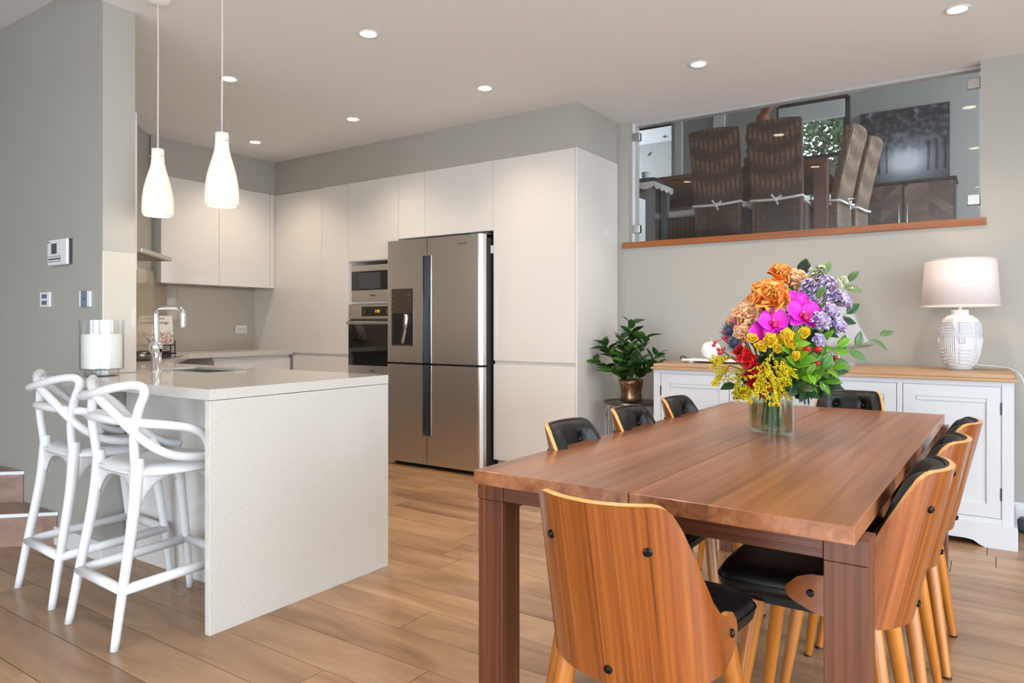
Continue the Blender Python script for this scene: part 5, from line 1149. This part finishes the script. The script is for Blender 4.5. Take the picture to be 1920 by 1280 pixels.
# buffet with chevron parquet doors
t = thing('buffet', 'dark timber buffet with chevron parquet doors and long metal handles', 'cabinet', (-.66, 7.82, ZU))
bw = .345; G().box(-bw-.12, bw, .02, .36, .06, .86).build('carcass', 'buffet_frame', t); B(-bw-.135, bw+.015, -.005, .365, .86, .885).build('top', 'buffet_frame', t, bevel=.003)
for x in (-bw-.09, bw-.05): B(x-.02, x+.02, .05, .3, 0, .06).build('foot', 'buffet_frame', t)
for dx0, dx1, sgn in ((-bw-.115, -.085, 1), (-.075, bw-.005, -1)):
    d = B(dx0, dx1, .006, .02, .07, .855).build('door', 'buffet_frame', t); w = .075; L_ = .22; cx = (dx0+dx1)/2
    for i in range(-1, 9):
        for s_ in (-1, 1):   # each parquet slat clipped to the door
            z0 = .07+i*.106; xa, xb = (cx, dx1-.006) if s_ > 0 else (dx0+.006, cx); k = .9*(xb-xa)
            pts = [(xa, z0+(0 if s_ > 0 else k)*sgn+(k if sgn < 0 else 0)), (xb, z0+(k if s_ > 0 else 0)*sgn+(k if sgn < 0 else 0))]
            (ax_, az_), (bx_, bz_) = pts
            poly = [(ax_, az_), (bx_, bz_), (bx_, bz_+.104), (ax_, az_+.104)]
            # clip in z
            def clip(poly, z, keep):
                out = []
                for (x1_, z1_), (x2_, z2_) in zip(poly, poly[1:]+poly[:1]):
                    i1, i2 = keep(z1_), keep(z2_)
                    if i1: out.append((x1_, z1_))
                    if i1 != i2: q = (z-z1_)/(z2_-z1_); out.append((x1_+(x2_-x1_)*q, z))
                return out
            poly = clip(poly, .076, lambda v: v >= .076)
            if poly: poly = clip(poly, .849, lambda v: v <= .849)
            if len(poly) > 2: G().prism_y(poly, .0, .006).build('parquet_slat', 'parquet', d)
for x in (-.115, -.045): G().tube([(x,-.03,.22),(x,-.03,.66)], .008, 8).build('handle', 'brass_pale', t, smooth=True)
# print of a misty avenue
m, nt, p = newmat('avenue_print'); L = nt.links.new; tc = N(nt, 'ShaderNodeTexCoord'); sp = N(nt, 'ShaderNodeSeparateXYZ'); L(tc.outputs['Generated'], sp.inputs[0])
def mth(op, a, b=None, c_=None):
    n_ = N(nt, 'ShaderNodeMath', operation=op)
    for i, v in enumerate((a, b, c_)):
        if v is None: continue
        if isinstance(v, (int, float)): n_.inputs[i].default_value = v
        else: L(v, n_.inputs[i])
    return n_.outputs[0]
X_, Z_ = sp.outputs[0], sp.outputs[2]
dx = mth('SUBTRACT', X_, .52); dz = mth('SUBTRACT', Z_, .30)
r2 = mth('ADD', mth('MULTIPLY', mth('MULTIPLY', dx, dx), 9.0), mth('MULTIPLY', mth('MULTIPLY', dz, dz), 16.0)); glow = mth('DIVIDE', 1.0, mth('ADD', 1.0, mth('MULTIPLY', r2, 1.5)))
nz = N(nt, 'ShaderNodeTexNoise'); nz.inputs['Scale'].default_value = 13; nz.inputs['Detail'].default_value = 6; L(tc.outputs['Generated'], nz.inputs['Vector'])
leafy = mth('MULTIPLY', mth('SUBTRACT', nz.outputs[0], .5), mth('MULTIPLY', mth('MAXIMUM', mth('SUBTRACT', Z_, .28), 0.0), 3.0))
wv = N(nt, 'ShaderNodeTexWave', wave_type='BANDS', bands_direction='X'); wv.inputs['Scale'].default_value = 3.4; wv.inputs['Distortion'].default_value = 1.0; wv.inputs['Phase Offset'].default_value = 1.0; L(tc.outputs['Generated'], wv.inputs['Vector'])
trunk = mth('MULTIPLY', mth('GREATER_THAN', wv.outputs[1], .72), mth('MULTIPLY', mth('GREATER_THAN', mth('ABSOLUTE', dx), .2), mth('MULTIPLY', mth('GREATER_THAN', Z_, .16), mth('LESS_THAN', Z_, .55))))
val = mth('SUBTRACT', mth('ADD', mth('MULTIPLY', glow, 1.0), leafy), mth('MULTIPLY', trunk, .22))
rp = ramp(nt, [(0, (34, 36, 42)), (.2, (66, 70, 78)), (.5, (140, 146, 156)), (.85, (230, 234, 238))]); L(val, rp.inputs[0]); L(rp.outputs[0], p.inputs['Base Color']); p.inputs['Roughness'].default_value = .5
o = B(-1.16, -.37, 8.135, 8.165, 2.56, 3.33).build('wall_print', 'avenue_print'); tag(o, 'black and white canvas print of a misty tree avenue above the buffet', 'picture')
# garden outside the upper window
slab('ground_upper', 'ground', (-2.75, 8, 8.34, 20, 1.2, 1.4))
o = B(-2.7, 6, 11.6, 11.75, 1.4, 3.35).build('garden_wall', 'garden_wall'); tag(o, 'pale rendered garden wall seen through the upper window', 'wall')
t = thing('garden_tree', 'leafy tree outside the upper window', 'tree', (-1.62, 10.2, 1.4)); random.seed(3)
G().tube(spline([(.02,0,0),(-.03,.0,.9),(.05,0,1.6),(.0,.05,2.4),(.1,.05,3.3)], 5), [.085-.0028*i for i in range(21)], 9).build('trunk', 'bark', t, smooth=True)
for a, b in (((0,0,1.2),(-.7,-.2,2.1)), ((.03,0,1.45),(.8,.1,2.3)), ((.02,0,1.9),(-.5,.3,3.0)), ((.02,.05,2.2),(.6,-.2,3.2)), ((0,0,1.3),(.5,-.3,1.7))):
    mp = Vector(a).lerp(Vector(b), .5)+Vector((0,0,.12)); G().tube(spline([a, mp, b], 5), [.035-.0028*i for i in range(11)], 6).build('branch', 'bark', t, smooth=True)
g = G()
for k in range(9000):
    c_ = Vector((random.gauss(0,.75), random.gauss(0,.45), 2.45+random.gauss(0,.75)))
    if c_.z < 1.25 or (c_.z < 1.75 and random.random() < .6): continue
    d = Vector((rnd(1), rnd(1), rnd(.7))).normalized()*random.uniform(.04,.07); e = d.cross(Vector((rnd(1),rnd(1),rnd(1)))).normalized()*.024
    g.add([c_-d, c_+e, c_+d, c_-e], [(0,1,2,3)])
me = g.mesh('foliage'); me.materials.append(MATS['tree_leaf']); o = link('foliage', me, t); o['kind'] = 'stuff'
